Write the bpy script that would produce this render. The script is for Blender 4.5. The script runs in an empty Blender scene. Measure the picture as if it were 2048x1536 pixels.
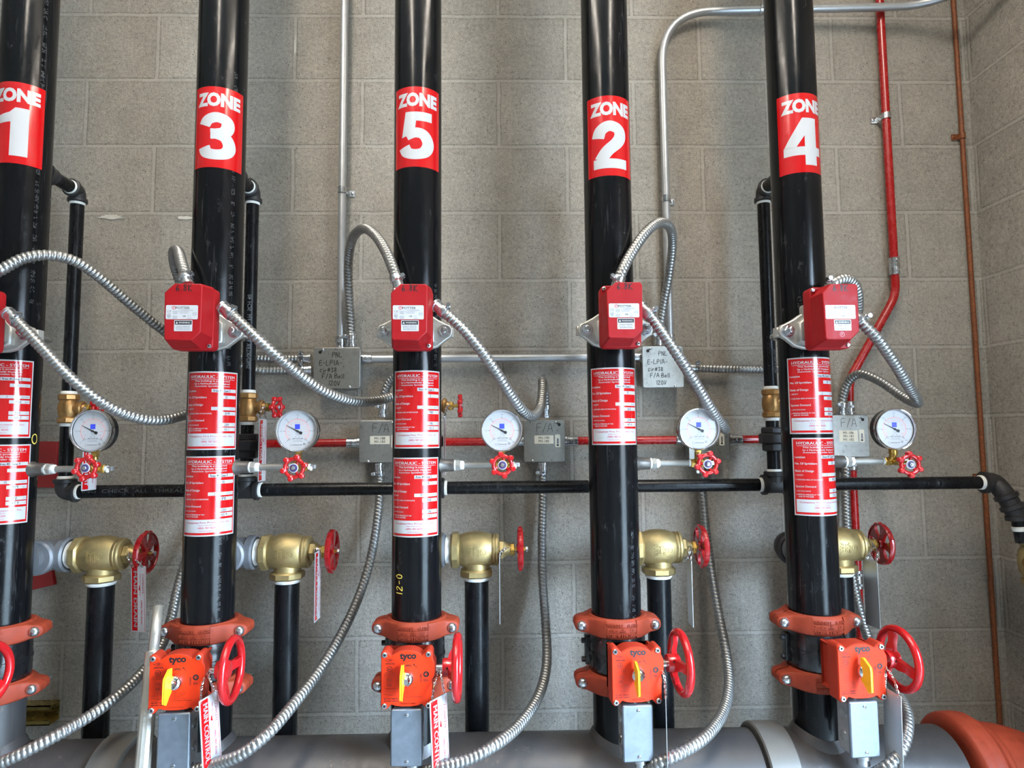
import bpy, bmesh, math, random
from mathutils import Vector, Matrix
random.seed(7)
V = Vector
PI = math.pi
S = bpy.context.scene
COL = S.collection

# ------------------------------------------------------------------ camera
F_PX, CAM_X, CAM_D, CAM_Z = 1300.66, 1.0098, 1.8783, 1.5815
PITCH, YAW, ROLL = 0.07791, 0.02089, -0.008573
fwd = V((math.sin(YAW) * math.cos(PITCH), math.cos(YAW) * math.cos(PITCH), math.sin(PITCH)))
_r = V((math.cos(YAW), -math.sin(YAW), 0))
_u = _r.cross(fwd)
cr = _r * math.cos(ROLL) + _u * math.sin(ROLL)
cu = _u * math.cos(ROLL) - _r * math.sin(ROLL)
cam = bpy.data.cameras.new('camera')
cam.sensor_width = 36.0
cam.lens = 36.0 * F_PX / 2048
cam.clip_start = 0.05
camo = bpy.data.objects.new('camera', cam)
m3 = Matrix((cr, cu, -fwd)).transposed()
camo.matrix_world = Matrix.Translation((CAM_X, -CAM_D, CAM_Z)) @ m3.to_4x4()
COL.objects.link(camo)
S.camera = camo


def at(px, py, w):
    """the point a photograph pixel shows, w metres in front of the back wall"""
    d = fwd + cr * ((px - 1024) / F_PX) + cu * ((768 - py) / F_PX)
    t = (CAM_D - w) / d.y
    return V((CAM_X + t * d.x, -w, CAM_Z + t * d.z))


# ------------------------------------------------------------------ light
wd = bpy.data.worlds.new('sky')
S.world = wd
wd.use_nodes = True
wn = wd.node_tree
# an overcast sky that brightens from the horizon upward
_tc = wn.nodes.new('ShaderNodeTexCoord')
_sx = wn.nodes.new('ShaderNodeSeparateXYZ')
_rp = wn.nodes.new('ShaderNodeValToRGB')
_e = _rp.color_ramp.elements
_e[0].position, _e[0].color = 0.0, (0.10, 0.115, 0.13, 1)
_e[1].position, _e[1].color = 0.42, (0.52, 0.74, 1.0, 1)
_m = _e.new(0.14)
_m.color = (0.20, 0.25, 0.31, 1)
wn.links.new(_tc.outputs['Generated'], _sx.inputs[0])
wn.links.new(_sx.outputs['Z'], _rp.inputs['Fac'])
wn.links.new(_rp.outputs['Color'], wn.nodes['Background'].inputs[0])
wn.nodes['Background'].inputs[1].default_value = 185.0


def area(name, loc, target, sx, sy, power, col, spread=PI):
    l = bpy.data.lights.new(name, 'AREA')
    l.shape = 'RECTANGLE'
    l.size, l.size_y = sx, sy
    l.energy = power
    l.color = col
    l.spread = spread
    o = bpy.data.objects.new(name, l)
    o.location = loc
    o.rotation_euler = (V(target) - V(loc)).to_track_quat('-Z', 'Y').to_euler()
    COL.objects.link(o)
    return o


# two warm pendant strips in front of the pipes, shining down; upward fill added for soft bounce
for nm, lx, ly in (('near_door', 1.70, -1.30), ('centre', 0.36, -1.22)):
    area('strip_light_' + nm, (lx, ly, 3.34), (lx, ly - .001, 0), 0.16, 1.2, 50, (1.0, 0.91, 0.79))
    area('fill_uplight_' + nm, (lx, ly, 3.38), (lx, ly - .001, 5), 0.16, 1.2, 36, (1.0, 0.92, 0.80))
# daylight: the sky itself, seen through the wide door in the right-hand wall
pl_ = area('door_opening', (2.46, -2.15, 1.2), (1.5, -2.15, 1.2), 1.5, 2.4, 1, (1, 1, 1))
pl_.data.cycles.is_portal = True
S.view_settings.view_transform = 'Standard'
S.view_settings.look = 'None'
S.view_settings.gamma = 1
S.view_settings.use_curve_mapping = False
S.view_settings.exposure = -0.80


# ------------------------------------------------------------------ materials
def lin(c):
    return tuple(((x / 255) / 12.92 if x / 255 <= 0.04045 else ((x / 255 + 0.055) / 1.055) ** 2.4) for x in c)


class NT:
    def __init__(s, name):
        s.m = bpy.data.materials.new(name)
        s.m.use_nodes = True
        s.t = s.m.node_tree
        s.b = s.t.nodes['Principled BSDF']

    def n(s, typ, **kw):
        nd = s.t.nodes.new(typ)
        for k, v in kw.items():
            if k in nd.inputs:
                nd.inputs[k].default_value = v
            else:
                setattr(nd, k, v)
        return nd

    def l(s, a, ao, b, bi):
        s.t.links.new(a.outputs[ao], b.inputs[bi])

    def coord(s, scale=(1, 1, 1), rand=True):
        tc = s.n('ShaderNodeTexCoord')
        mp = s.n('ShaderNodeMapping')
        mp.inputs['Scale'].default_value = scale
        s.l(tc, 'Object', mp, 'Vector')
        if rand:
            oi = s.n('ShaderNodeObjectInfo')
            ml = s.n('ShaderNodeMath', operation='MULTIPLY')
            ml.inputs[1].default_value = 37.0
            s.l(oi, 'Random', ml, 0)
            s.l(ml, 0, mp, 'Location')
        return mp

    def noise(s, co, scale, detail=3, rough=0.6):
        nz = s.n('ShaderNodeTexNoise')
        nz.inputs['Scale'].default_value = scale
        nz.inputs['Detail'].default_value = detail
        nz.inputs['Roughness'].default_value = rough
        s.l(co, 0, nz, 'Vector')
        return nz

    def ramp(s, src, out, stops):
        r = s.n('ShaderNodeValToRGB')
        e = r.color_ramp.elements
        while len(e) < len(stops):
            e.new(0.5)
        for k, (p, c) in enumerate(stops):
            e[k].position = p
            e[k].color = (c, c, c, 1) if isinstance(c, (int, float)) else (*c, 1)
        s.l(src, out, r, 'Fac')
        return r

    def bump(s, src, out, strength, dist, prev=None):
        b = s.n('ShaderNodeBump')
        b.inputs['Strength'].default_value = strength
        b.inputs['Distance'].default_value = dist
        s.l(src, out, b, 'Height')
        if prev:
            s.l(prev, 'Normal', b, 'Normal')
        return b


MATS = {}


def simple(name, rgb, rough=0.5, metal=0.0, var=0.12, vscale=30, bump=0.0, bscale=300, coat=0.0, spec=0.5, stretch=(1, 1, 1), rvar=0.1):
    q = NT(name)
    b = q.b
    c = lin(rgb)
    b.inputs['Metallic'].default_value = metal
    b.inputs['Specular IOR Level'].default_value = spec
    if coat:
        b.inputs['Coat Weight'].default_value = coat
        b.inputs['Coat Roughness'].default_value = 0.12
    co = q.coord(stretch)
    nz = q.noise(co, vscale, 4)
    lo = tuple(x * (1 - var) for x in c)
    hi = tuple(min(1, x * (1 + var)) for x in c)
    r = q.ramp(nz, 'Fac', [(0.3, lo), (0.7, hi)])
    q.l(r, 'Color', b, 'Base Color')
    rr = q.ramp(nz, 'Fac', [(0.3, max(0.02, rough - rvar)), (0.75, min(1, rough + rvar))])
    q.l(rr, 'Color', b, 'Roughness')
    if bump:
        n2 = q.noise(co, bscale, 2)
        bp = q.bump(n2, 'Fac', bump, 0.001)
        q.l(bp, 'Normal', b, 'Normal')
    MATS[name] = q.m
    return q


def pipe_paint(name, base, light, rough, wear, metal=0.0, coat=0.0):
    """painted steel pipe with lengthwise scuffs and flecks"""
    q = NT(name)
    b = q.b
    co = q.coord((1, 1, 0.06))
    co2 = q.coord((1, 1, 0.35))
    n1 = q.noise(co, 120, 3, 0.7)
    n2 = q.noise(co2, 42, 5, 0.75)
    n3 = q.noise(co2, 7, 2, 0.5)
    s1 = q.ramp(n1, 'Fac', [(0.60, 0.0), (0.78, 1.0)])
    s2 = q.ramp(n2, 'Fac', [(0.60, 0.0), (0.70, 1.0)])
    s3 = q.ramp(n3, 'Fac', [(0.45, 0.05), (0.65, 1.0)])
    m1 = q.n('ShaderNodeMath', operation='ADD')
    q.l(s1, 'Color', m1, 0)
    q.l(s2, 'Color', m1, 1)
    m2 = q.n('ShaderNodeMath', operation='MULTIPLY')
    q.l(m1, 0, m2, 0)
    q.l(s3, 'Color', m2, 1)
    m3_ = q.n('ShaderNodeMath', operation='MULTIPLY', use_clamp=True)
    q.l(m2, 0, m3_, 0)
    m3_.inputs[1].default_value = wear
    mix = q.n('ShaderNodeMix', data_type='RGBA')
    mix.inputs['A'].default_value = (*lin(base), 1)
    mix.inputs['B'].default_value = (*lin(light), 1)
    q.l(m3_, 0, mix, 'Factor')
    q.l(mix, 'Result', b, 'Base Color')
    rr = q.ramp(n2, 'Fac', [(0.3, rough - 0.06), (0.75, rough + 0.14)])
    q.l(rr, 'Color', b, 'Roughness')
    b.inputs['Metallic'].default_value = metal
    if coat:
        b.inputs['Coat Weight'].default_value = coat
        b.inputs['Coat Roughness'].default_value = 0.2
    b.inputs['Specular IOR Level'].default_value = 0.5 if metal else 0.24
    bp = q.bump(n2, 'Fac', 0.05, 0.002)
    q.l(bp, 'Normal', b, 'Normal')
    MATS[name] = q.m


def masonry():
    q = NT('concrete_block')
    b = q.b
    geo = q.n('ShaderNodeTexCoord')
    sep = q.n('ShaderNodeSeparateXYZ')
    q.l(geo, 'Object', sep, 0)
    ad = q.n('ShaderNodeMath', operation='ADD')
    q.l(sep, 'X', ad, 0)
    q.l(sep, 'Y', ad, 1)
    cmb = q.n('ShaderNodeCombineXYZ')
    q.l(ad, 0, cmb, 'X')
    q.l(sep, 'Z', cmb, 'Y')
    # a slight wander of the joints
    wn_ = q.n('ShaderNodeTexNoise')
    wn_.inputs['Scale'].default_value = 9
    q.l(geo, 'Object', wn_, 'Vector')
    va = q.n('ShaderNodeVectorMath', operation='SCALE')
    q.l(wn_, 'Color', va, 0)
    va.inputs['Scale'].default_value = 0.006
    vb = q.n('ShaderNodeVectorMath', operation='ADD')
    q.l(cmb, 0, vb, 0)
    q.l(va, 0, vb, 1)
    vc = q.n('ShaderNodeVectorMath', operation='SUBTRACT')
    q.l(vb, 0, vc, 0)
    vc.inputs[1].default_value = (0.003, 0.003, 0.003)

    def brick(mortar, smooth, c1, c2, cm):
        k = q.n('ShaderNodeTexBrick')
        k.offset = 0.5
        k.offset_frequency = 2
        k.squash = 1
        k.inputs['Scale'].default_value = 1
        k.inputs['Brick Width'].default_value = 0.4064
        k.inputs['Row Height'].default_value = 0.2032
        k.inputs['Mortar Size'].default_value = mortar
        k.inputs['Mortar Smooth'].default_value = smooth
        k.inputs['Color1'].default_value = (*c1, 1)
        k.inputs['Color2'].default_value = (*c2, 1)
        k.inputs['Mortar'].default_value = (*cm, 1)
        q.l(vc, 0, k, 'Vector')
        return k
    k1 = brick(0.0050, 0.35, lin((175, 167, 155)), lin((186, 178, 166)), lin((186, 179, 168)))
    k2 = brick(0.0100, 0.9, (0, 0, 0), (0, 0, 0), (1, 1, 1))

    def nz(scale, detail, rough):
        g = q.n('ShaderNodeTexNoise')
        g.inputs['Scale'].default_value = scale
        g.inputs['Detail'].default_value = detail
        g.inputs['Roughness'].default_value = rough
        q.l(geo, 'Object', g, 'Vector')
        return g
    grain, fine, big, mid = nz(95, 6, 0.75), nz(300, 3, 0.75), nz(2.6, 6, 0.65), nz(17, 4, 0.65)
    pit = q.ramp(grain, 'Fac', [(0.30, 0.34), (0.40, 0.82), (0.56, 1.0), (0.72, 1.25)])
    fin = q.ramp(fine, 'Fac', [(0.32, 0.40), (0.43, 0.90), (0.57, 1.02), (0.68, 1.30)])
    mot = q.ramp(big, 'Fac', [(0.30, 0.84), (0.70, 1.10)])
    mot2 = q.ramp(mid, 'Fac', [(0.30, 0.90), (0.70, 1.07)])
    vo = q.n('ShaderNodeTexVoronoi')
    vo.inputs['Scale'].default_value = 85
    q.l(geo, 'Object', vo, 'Vector')
    hs = q.n('ShaderNodeMath', operation='MULTIPLY')
    q.l(fine, 'Fac', hs, 0)
    hs.inputs[1].default_value = 0.55
    ha = q.n('ShaderNodeMath', operation='ADD')
    q.l(vo, 'Distance', ha, 0)
    q.l(hs, 0, ha, 1)
    hole = q.ramp(ha, 0, [(0.33, 0.28), (0.40, 0.95), (0.5, 1.0)])
    # joints stay smoother than the block faces
    jm = q.ramp(k1, 'Fac', [(0.2, 1.0), (0.9, 0.35)])
    edge = q.ramp(k2, 'Fac', [(0.0, 1.0), (0.30, 0.80), (0.55, 0.86), (0.85, 1.0)])  # shadow line beside the joints, darkened in the colour
    src = k1
    for i, r_ in enumerate((pit, fin, hole, mot, mot2, edge)):
        mx = q.n('ShaderNodeMix', data_type='RGBA', blend_type='MULTIPLY')
        mx.inputs['Factor'].default_value = 1
        if i < 3:
            q.l(jm, 'Color', mx, 'Factor')
        q.l(src, 'Color' if src is k1 else 'Result', mx, 'A')
        q.l(r_, 'Color', mx, 'B')
        src = mx
    q.l(src, 'Result', b, 'Base Color')
    b.inputs['Roughness'].default_value = 0.93
    b.inputs['Specular IOR Level'].default_value = 0.25
    inv = q.ramp(k2, 'Color', [(0.0, 1.0), (0.55, 0.15), (1.0, 0.30)])
    b1 = q.bump(inv, 'Color', 0.55, 0.004)
    b2 = q.bump(grain, 'Fac', 0.95, 0.009, b1)
    b3 = q.bump(fine, 'Fac', 0.6, 0.003, b2)
    q.l(b3, 'Normal', b, 'Normal')
    MATS['block'] = q.m


masonry()
pipe_paint('black_pipe', (12, 13, 15), (96, 96, 98), 0.17, 0.45, coat=0.0)
pipe_paint('black_small_pipe', (16, 17, 19), (130, 134, 138), 0.26, 0.45)
pipe_paint('mill_steel', (68, 66, 66), (112, 100, 88), 0.40, 0.8, metal=0.35)
pipe_paint('band_steel', (104, 102, 98), (128, 118, 108), 0.45, 0.5, metal=0.4)
simple('black_iron', (44, 43, 44), 0.5, 0.3, 0.25, 40, 0.3, 500)
simple('grey_fitting', (120, 122, 126), 0.45, 0.4, 0.15, 40, 0.2, 400)
simple('valve_black', (17, 17, 19), 0.28, 0, 0.2, 30, 0.15, 200, coat=0.3)
simple('galvanised', (176, 178, 180), 0.40, 0.75, 0.06, 40, rvar=0.05)
simple('pipe_zinc', (142, 140, 134), 0.5, 0.35, 0.08, 60)
simple('dull_steel', (92, 88, 84), 0.4, 0.5, 0.2, 60)
simple('flex_metal', (150, 150, 148), 0.38, 0.85, 0.06, 20, rvar=0.04)
simple('zinc', (196, 200, 204), 0.24, 0.95, 0.1, 80)
simple('chrome', (225, 225, 228), 0.08, 1.0, 0.02, 20, rvar=0.03)
simple('box_plate', (150, 150, 146), 0.36, 0.75, 0.1, 90)
simple('cast_alloy', (182, 180, 174), 0.42, 0.6, 0.1, 50, 0.25, 600)
simple('switch_cover', (128, 136, 146), 0.42, 0.75, 0.1, 70)
simple('brass_cast', (170, 150, 104), 0.44, 0.75, 0.12, 60, 0.35, 500)
simple('brass', (196, 160, 84), 0.26, 0.9, 0.12, 50)
simple('bronze', (168, 128, 80), 0.4, 0.75, 0.15, 60, 0.3, 500)
simple('gold_zinc', (168, 146, 84), 0.3, 0.85, 0.12, 40)
simple('red_box', (144, 16, 22), 0.5, 0, 0.05, 40, 0.12, 900, spec=0.25)
simple('red_enamel', (172, 22, 26), 0.22, 0, 0.06, 40, coat=0.3)
simple('red_dark_enamel', (150, 18, 22), 0.25, 0, 0.08, 40, coat=0.3)
simple('red_conduit', (150, 14, 14), 0.28, 0, 0.08, 40, coat=0.2)
simple('red_sign', (140, 16, 18), 0.5, 0, 0.08, 20)
simple('orange_coupling', (138, 54, 34), 0.55, 0, 0.14, 45, 0.2, 300, spec=0.25)
simple('orange_housing', (156, 46, 28), 0.5, 0, 0.08, 45, 0.15, 400, spec=0.25)
simple('orange_plate', (204, 48, 12), 0.5, 0, 0.04, 30, spec=0.25)
simple('yellow', (240, 188, 40), 0.4, 0, 0.06, 30)
simple('rust', (112, 60, 26), 0.6, 0.1, 0.45, 140, 0.6, 350)
simple('ptfe_tape', (226, 226, 220), 0.6, 0, 0.06, 90, 0.5, 500)
simple('white_print', (180, 180, 182), 0.35, 0, 0.02, 10)
simple('label_grey', (206, 208, 210), 0.4, 0, 0.04, 20)
simple('label_red', (176, 14, 18), 0.2, 0, 0.03, 10, coat=0.5)
simple('label_white', (176, 176, 178), 0.2, 0, 0.02, 10, coat=0.5)
simple('faint_stencil', (66, 66, 66), 0.6, 0, 0.4, 400)
simple('stencil', (104, 106, 108), 0.6, 0, 0.4, 400)
simple('ink_black', (20, 20, 22), 0.5, 0, 0.05, 10)
simple('ink_grey', (110, 110, 116), 0.5, 0, 0.05, 10)
simple('ink_maroon', (176, 58, 78), 0.5, 0, 0.05, 10)
simple('ink_pink', (236, 140, 132), 0.5, 0, 0.05, 10)
simple('ink_blue', (48, 62, 190), 0.5, 0, 0.05, 10)
simple('disc_purple', (66, 56, 104), 0.4, 0, 0.05, 10)
simple('ink_orange', (150, 44, 16), 0.5, 0, 0.05, 10)
simple('crayon_yellow', (214, 190, 80), 0.7, 0, 0.2, 200)
simple('cream_label', (206, 200, 182), 0.5, 0, 0.04, 20)
simple('sign_aluminium', (188, 190, 192), 0.38, 0.6, 0.06, 20)
simple('pole_silver', (196, 192, 182), 0.35, 0.7, 0.08, 30)
simple('dark_hole', (12, 12, 12), 0.8, 0, 0.05, 10)
simple('floor_concrete', (118, 116, 112), 0.7, 0, 0.15, 4, 0.2, 60)
simple('yard_concrete', (120, 118, 112), 0.9, 0, 0.1, 2)
simple('ceiling_paint', (214, 211, 204), 0.8, 0, 0.05, 4)
simple('efflorescence', (188, 183, 174), 0.9, 0, 0.1, 60, 0.5, 300)


def glass():
    m = bpy.data.materials.new('gauge_glass')
    m.use_nodes = True
    t = m.node_tree
    t.nodes.remove(t.nodes['Principled BSDF'])
    tr = t.nodes.new('ShaderNodeBsdfTransparent')
    gl = t.nodes.new('ShaderNodeBsdfGlossy')
    gl.inputs['Roughness'].default_value = 0.015
    fr = t.nodes.new('ShaderNodeFresnel')
    fr.inputs['IOR'].default_value = 1.52
    mx = t.nodes.new('ShaderNodeMixShader')
    ge = t.nodes.new('ShaderNodeNewGeometry')
    om = t.nodes.new('ShaderNodeMath')
    om.operation = 'SUBTRACT'
    om.inputs[0].default_value = 1.0
    t.links.new(ge.outputs['Backfacing'], om.inputs[1])
    ml = t.nodes.new('ShaderNodeMath')
    ml.operation = 'MULTIPLY'
    t.links.new(fr.outputs[0], ml.inputs[0])
    t.links.new(om.outputs[0], ml.inputs[1])
    t.links.new(ml.outputs[0], mx.inputs[0])
    t.links.new(tr.outputs[0], mx.inputs[1])
    t.links.new(gl.outputs[0], mx.inputs[2])
    t.links.new(mx.outputs[0], t.nodes['Material Output'].inputs[0])
    MATS['glass'] = m


glass()

# ------------------------------------------------------------------ mesh toolkit
X, Y, Z = V((1, 0, 0)), V((0, 1, 0)), V((0, 0, 1))
FRONT = (X, Z, -Y)          # u, v, n of a face that looks at the room


def basis(d):
    d = d.normalized()
    a = d.cross(Z if abs(d.z) < 0.9 else X).normalized()
    return a, d.cross(a).normalized(), d


def circle(r, n, c=(0, 0), a0=0.0, a1=None):
    if a1 is None:
        return [(c[0] + r * math.cos(a0 + 2 * PI * k / n), c[1] + r * math.sin(a0 + 2 * PI * k / n)) for k in range(n)]
    return [(c[0] + r * math.cos(a0 + (a1 - a0) * k / (n - 1)), c[1] + r * math.sin(a0 + (a1 - a0) * k / (n - 1))) for k in range(n)]


def rrect(w, h, r, n=5, c=(0, 0)):
    o = []
    for sx, sy, a in ((1, 1, 0), (-1, 1, PI / 2), (-1, -1, PI), (1, -1, 1.5 * PI)):
        o += circle(r, n, (c[0] + sx * (w / 2 - r), c[1] + sy * (h / 2 - r)), a, a + PI / 2)
    return o


def inset(poly, d):
    n = len(poly)
    o = []
    for k in range(n):
        p0, p1, p2 = V(poly[k - 1]), V(poly[k]), V(poly[(k + 1) % n])
        e1, e2 = (p1 - p0), (p2 - p1)
        if e1.length < 1e-9 or e2.length < 1e-9:
            o.append(tuple(p1))
            continue
        e1.normalize()
        e2.normalize()
        n1, n2 = V((-e1.y, e1.x)), V((-e2.y, e2.x))
        b = n1 + n2
        if b.length < 1e-6:
            b = n1
        b.normalize()
        o.append(tuple(p1 + b * (d / max(0.35, b.dot(n1)))))
    return o


def spline(pts, step, radii=None):
    """Catmull-Rom through the points, resampled evenly"""
    P = [V(p) for p in pts]
    P = [P[0] * 2 - P[1]] + P + [P[-1] * 2 - P[-2]]
    dense = []
    for k in range(1, len(P) - 2):
        p0, p1, p2, p3 = P[k - 1:k + 3]
        for j in range(24):
            t = j / 24
            dense.append(0.5 * ((2 * p1) + (p2 - p0) * t + (2 * p0 - 5 * p1 + 4 * p2 - p3) * t * t + (3 * p1 - p0 - 3 * p2 + p3) * t ** 3))
    dense.append(P[-2])
    out = [dense[0]]
    acc = 0.0
    for a, b in zip(dense, dense[1:]):
        L = (b - a).length
        while acc + L >= step and L > 1e-9:
            f = (step - acc) / L
            a = a + (b - a) * f
            out.append(a)
            L = (b - a).length
            acc = 0.0
        acc += L
    if (out[-1] - dense[-1]).length > step * 0.2:
        out.append(dense[-1])
    return out


def arc_path(*pts, r=0.03, n=8):
    """polyline whose corners are rounded with radius r"""
    P = [V(p) for p in pts]
    out = [P[0]]
    for k in range(1, len(P) - 1):
        a, b, c = P[k - 1], P[k], P[k + 1]
        d1, d2 = (a - b).normalized(), (c - b).normalized()
        ang = d1.angle(d2)
        L = min(r / math.tan(ang / 2), (a - b).length * 0.49, (c - b).length * 0.49)
        s, e = b + d1 * L, b + d2 * L
        for j in range(n + 1):
            t = j / n
            out.append(s * (1 - t) ** 2 + b * 2 * t * (1 - t) + e * t * t)
    out.append(P[-1])
    return out


TEXT = {}


def text2d(s, bold=0.0):
    """unit-size outline mesh of a line of lettering: verts, faces, width"""
    key = (s, bold)
    if key not in TEXT:
        c = bpy.data.curves.new('lettering', 'FONT')
        c.body = s
        c.size = 1
        c.offset = bold
        c.resolution_u = 3
        o = bpy.data.objects.new('lettering', c)
        me = bpy.data.meshes.new_from_object(o)
        vs = [(v.co.x, v.co.y) for v in me.vertices]
        fs = [tuple(p.vertices) for p in me.polygons]
        bpy.data.objects.remove(o)
        bpy.data.curves.remove(c)
        bpy.data.meshes.remove(me)
        xs = [v[0] for v in vs] or [0]
        TEXT[key] = (vs, fs, min(xs), max(xs))
    return TEXT[key]


HAND = {
    'A': [[(0, 0), (.3, 1), (.6, 0)], [(.1, .35), (.5, .35)]], 'B': [[(0, 0), (0, 1), (.4, .95), (.45, .7), (.05, .52), (.5, .4), (.5, .1), (0, 0)]],
    'C': [[(.5, .6), (.3, .7), (.05, .45), (.1, .1), (.5, .1)]], 'E': [[(.5, 1), (.05, .95), (0, 0), (.5, .05)], [(0, .5), (.4, .52)]],
    'F': [[(0, 0), (.05, .95), (.55, 1)], [(.02, .5), (.45, .55)]], 'K': [[(0, 0), (.05, 1)], [(.5, 1), (.05, .45), (.55, 0)]],
    'L': [[(.05, 1), (0, .03), (.5, .05)]], 'N': [[(0, 0), (.05, 1), (.45, 0), (.5, 1)]], 'P': [[(0, 0), (.08, .95), (.45, .95), (.48, .6), (.05, .5)]],
    'V': [[(0, 1), (.2, 0), (.5, 1)]], 'Z': [[(0, .95), (.5, 1), (0, .03), (.55, .05)]], 'a': [[(.45, .5), (.1, .5), (.05, .1), (.4, .1), (.45, .5), (.5, 0)]],
    'e': [[(.05, .3), (.4, .35), (.3, .6), (.05, .4), (.1, .05), (.45, .1)]], 'i': [[(.1, .55), (.1, 0)], [(.1, .8), (.12, .84)]],
    'l': [[(.1, 1), (.08, 0)]], 'n': [[(0, 0), (.05, .55), (.1, .4), (.35, .5), (.4, 0)]], 'o': [[(.2, .55), (0, .3), (.2, 0), (.4, .3), (.2, .55)]],
    'r': [[(0, 0), (.03, .55)], [(.03, .35), (.2, .55), (.35, .5)]], '0': [[(.25, 1), (.02, .6), (.1, .05), (.4, .05), (.48, .6), (.25, 1)]],
    '1': [[(.15, 1), (.12, 0)]], '2': [[(.02, .8), (.25, 1), (.45, .75), (0, .03), (.5, .05)]], '3': [[(.02, .9), (.4, .95), (.2, .55), (.45, .3), (.25, 0), (0, .12)]],
    '4': [[(.1, 1), (.05, .45), (.5, .5)], [(.4, 1), (.38, 0)]], '5': [[(.45, 1), (.1, .97), (.05, .58), (.4, .55), (.45, .2), (.2, 0), (0, .1)]],
    '6': [[(.35, 1), (.05, .4), (.15, .02), (.42, .15), (.35, .42), (.08, .3)]], '7': [[(0, .95), (.45, 1), (.15, 0)]],
    '8': [[(.4, .85), (.2, 1), (.05, .78), (.4, .3), (.22, 0), (.03, .25), (.38, .7), (.4, .85)]], '9': [[(.42, .8), (.15, .95), (.05, .65), (.4, .65), (.42, .9), (.35, 0)]],
    '.': [[(.1, .02), (.14, .06)]], '-': [[(0, .42), (.35, .45)]], '#': [[(.15, .1), (.25, .95)], [(.4, .1), (.5, .95)], [(0, .35), (.6, .4)], [(.03, .65), (.62, .7)]],
    '/': [[(0, -.1), (.45, 1.05)]], ' ': [],
}
# heavy poster numerals: thick strokes and solid pieces, height 1
NUMERAL = {
    '1': ([], [[(.27, 0), (.52, 0), (.52, 1), (.33, 1), (.25, .90), (.06, .83), (.06, .66), (.27, .70)]], 0),
    '2': ([[(.10, .64), (.15, .80), (.30, .89), (.46, .82), (.49, .68), (.42, .53), (.26, .36), (.14, .17)]], [[(.02, 0), (.61, 0), (.61, .20), (.02, .20)]], .22),
    '3': ([[(.10, .72), (.16, .83), (.30, .89), (.45, .84), (.48, .72), (.43, .60), (.31, .548), (.21, .545)], [(.21, .535), (.31, .538), (.45, .47), (.51, .30), (.45, .16), (.30, .11), (.15, .15), (.10, .27)]], [], .21),
    '4': ([], [[(.36, 0), (.58, 0), (.58, 1), (.36, 1)], [(.02, .21), (.68, .21), (.68, .39), (.02, .39)], [(.02, .38), (.22, .38), (.38, .66), (.40, 1), (.33, 1)]], 0),
    '5': ([[(.14, .50), (.30, .56), (.45, .51), (.52, .33), (.45, .16), (.30, .105), (.16, .15), (.10, .27)]], [[(.13, .81), (.58, .81), (.58, 1), (.13, 1)], [(.13, 1), (.33, 1), (.29, .62), (.25, .52), (.06, .47)]], .21),
}


def catmull2(pts, n=6):
    P = [V((p[0], p[1])) for p in pts]
    P = [P[0] * 2 - P[1]] + P + [P[-1] * 2 - P[-2]]
    o = []
    for k in range(1, len(P) - 2):
        p0, p1, p2, p3 = P[k - 1:k + 3]
        for j in range(n):
            t = j / n
            o.append(0.5 * ((2 * p1) + (p2 - p0) * t + (2 * p0 - 5 * p1 + 4 * p2 - p3) * t * t + (3 * p1 - p0 - 3 * p2 + p3) * t ** 3))
    o.append(P[-2])
    return o


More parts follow.
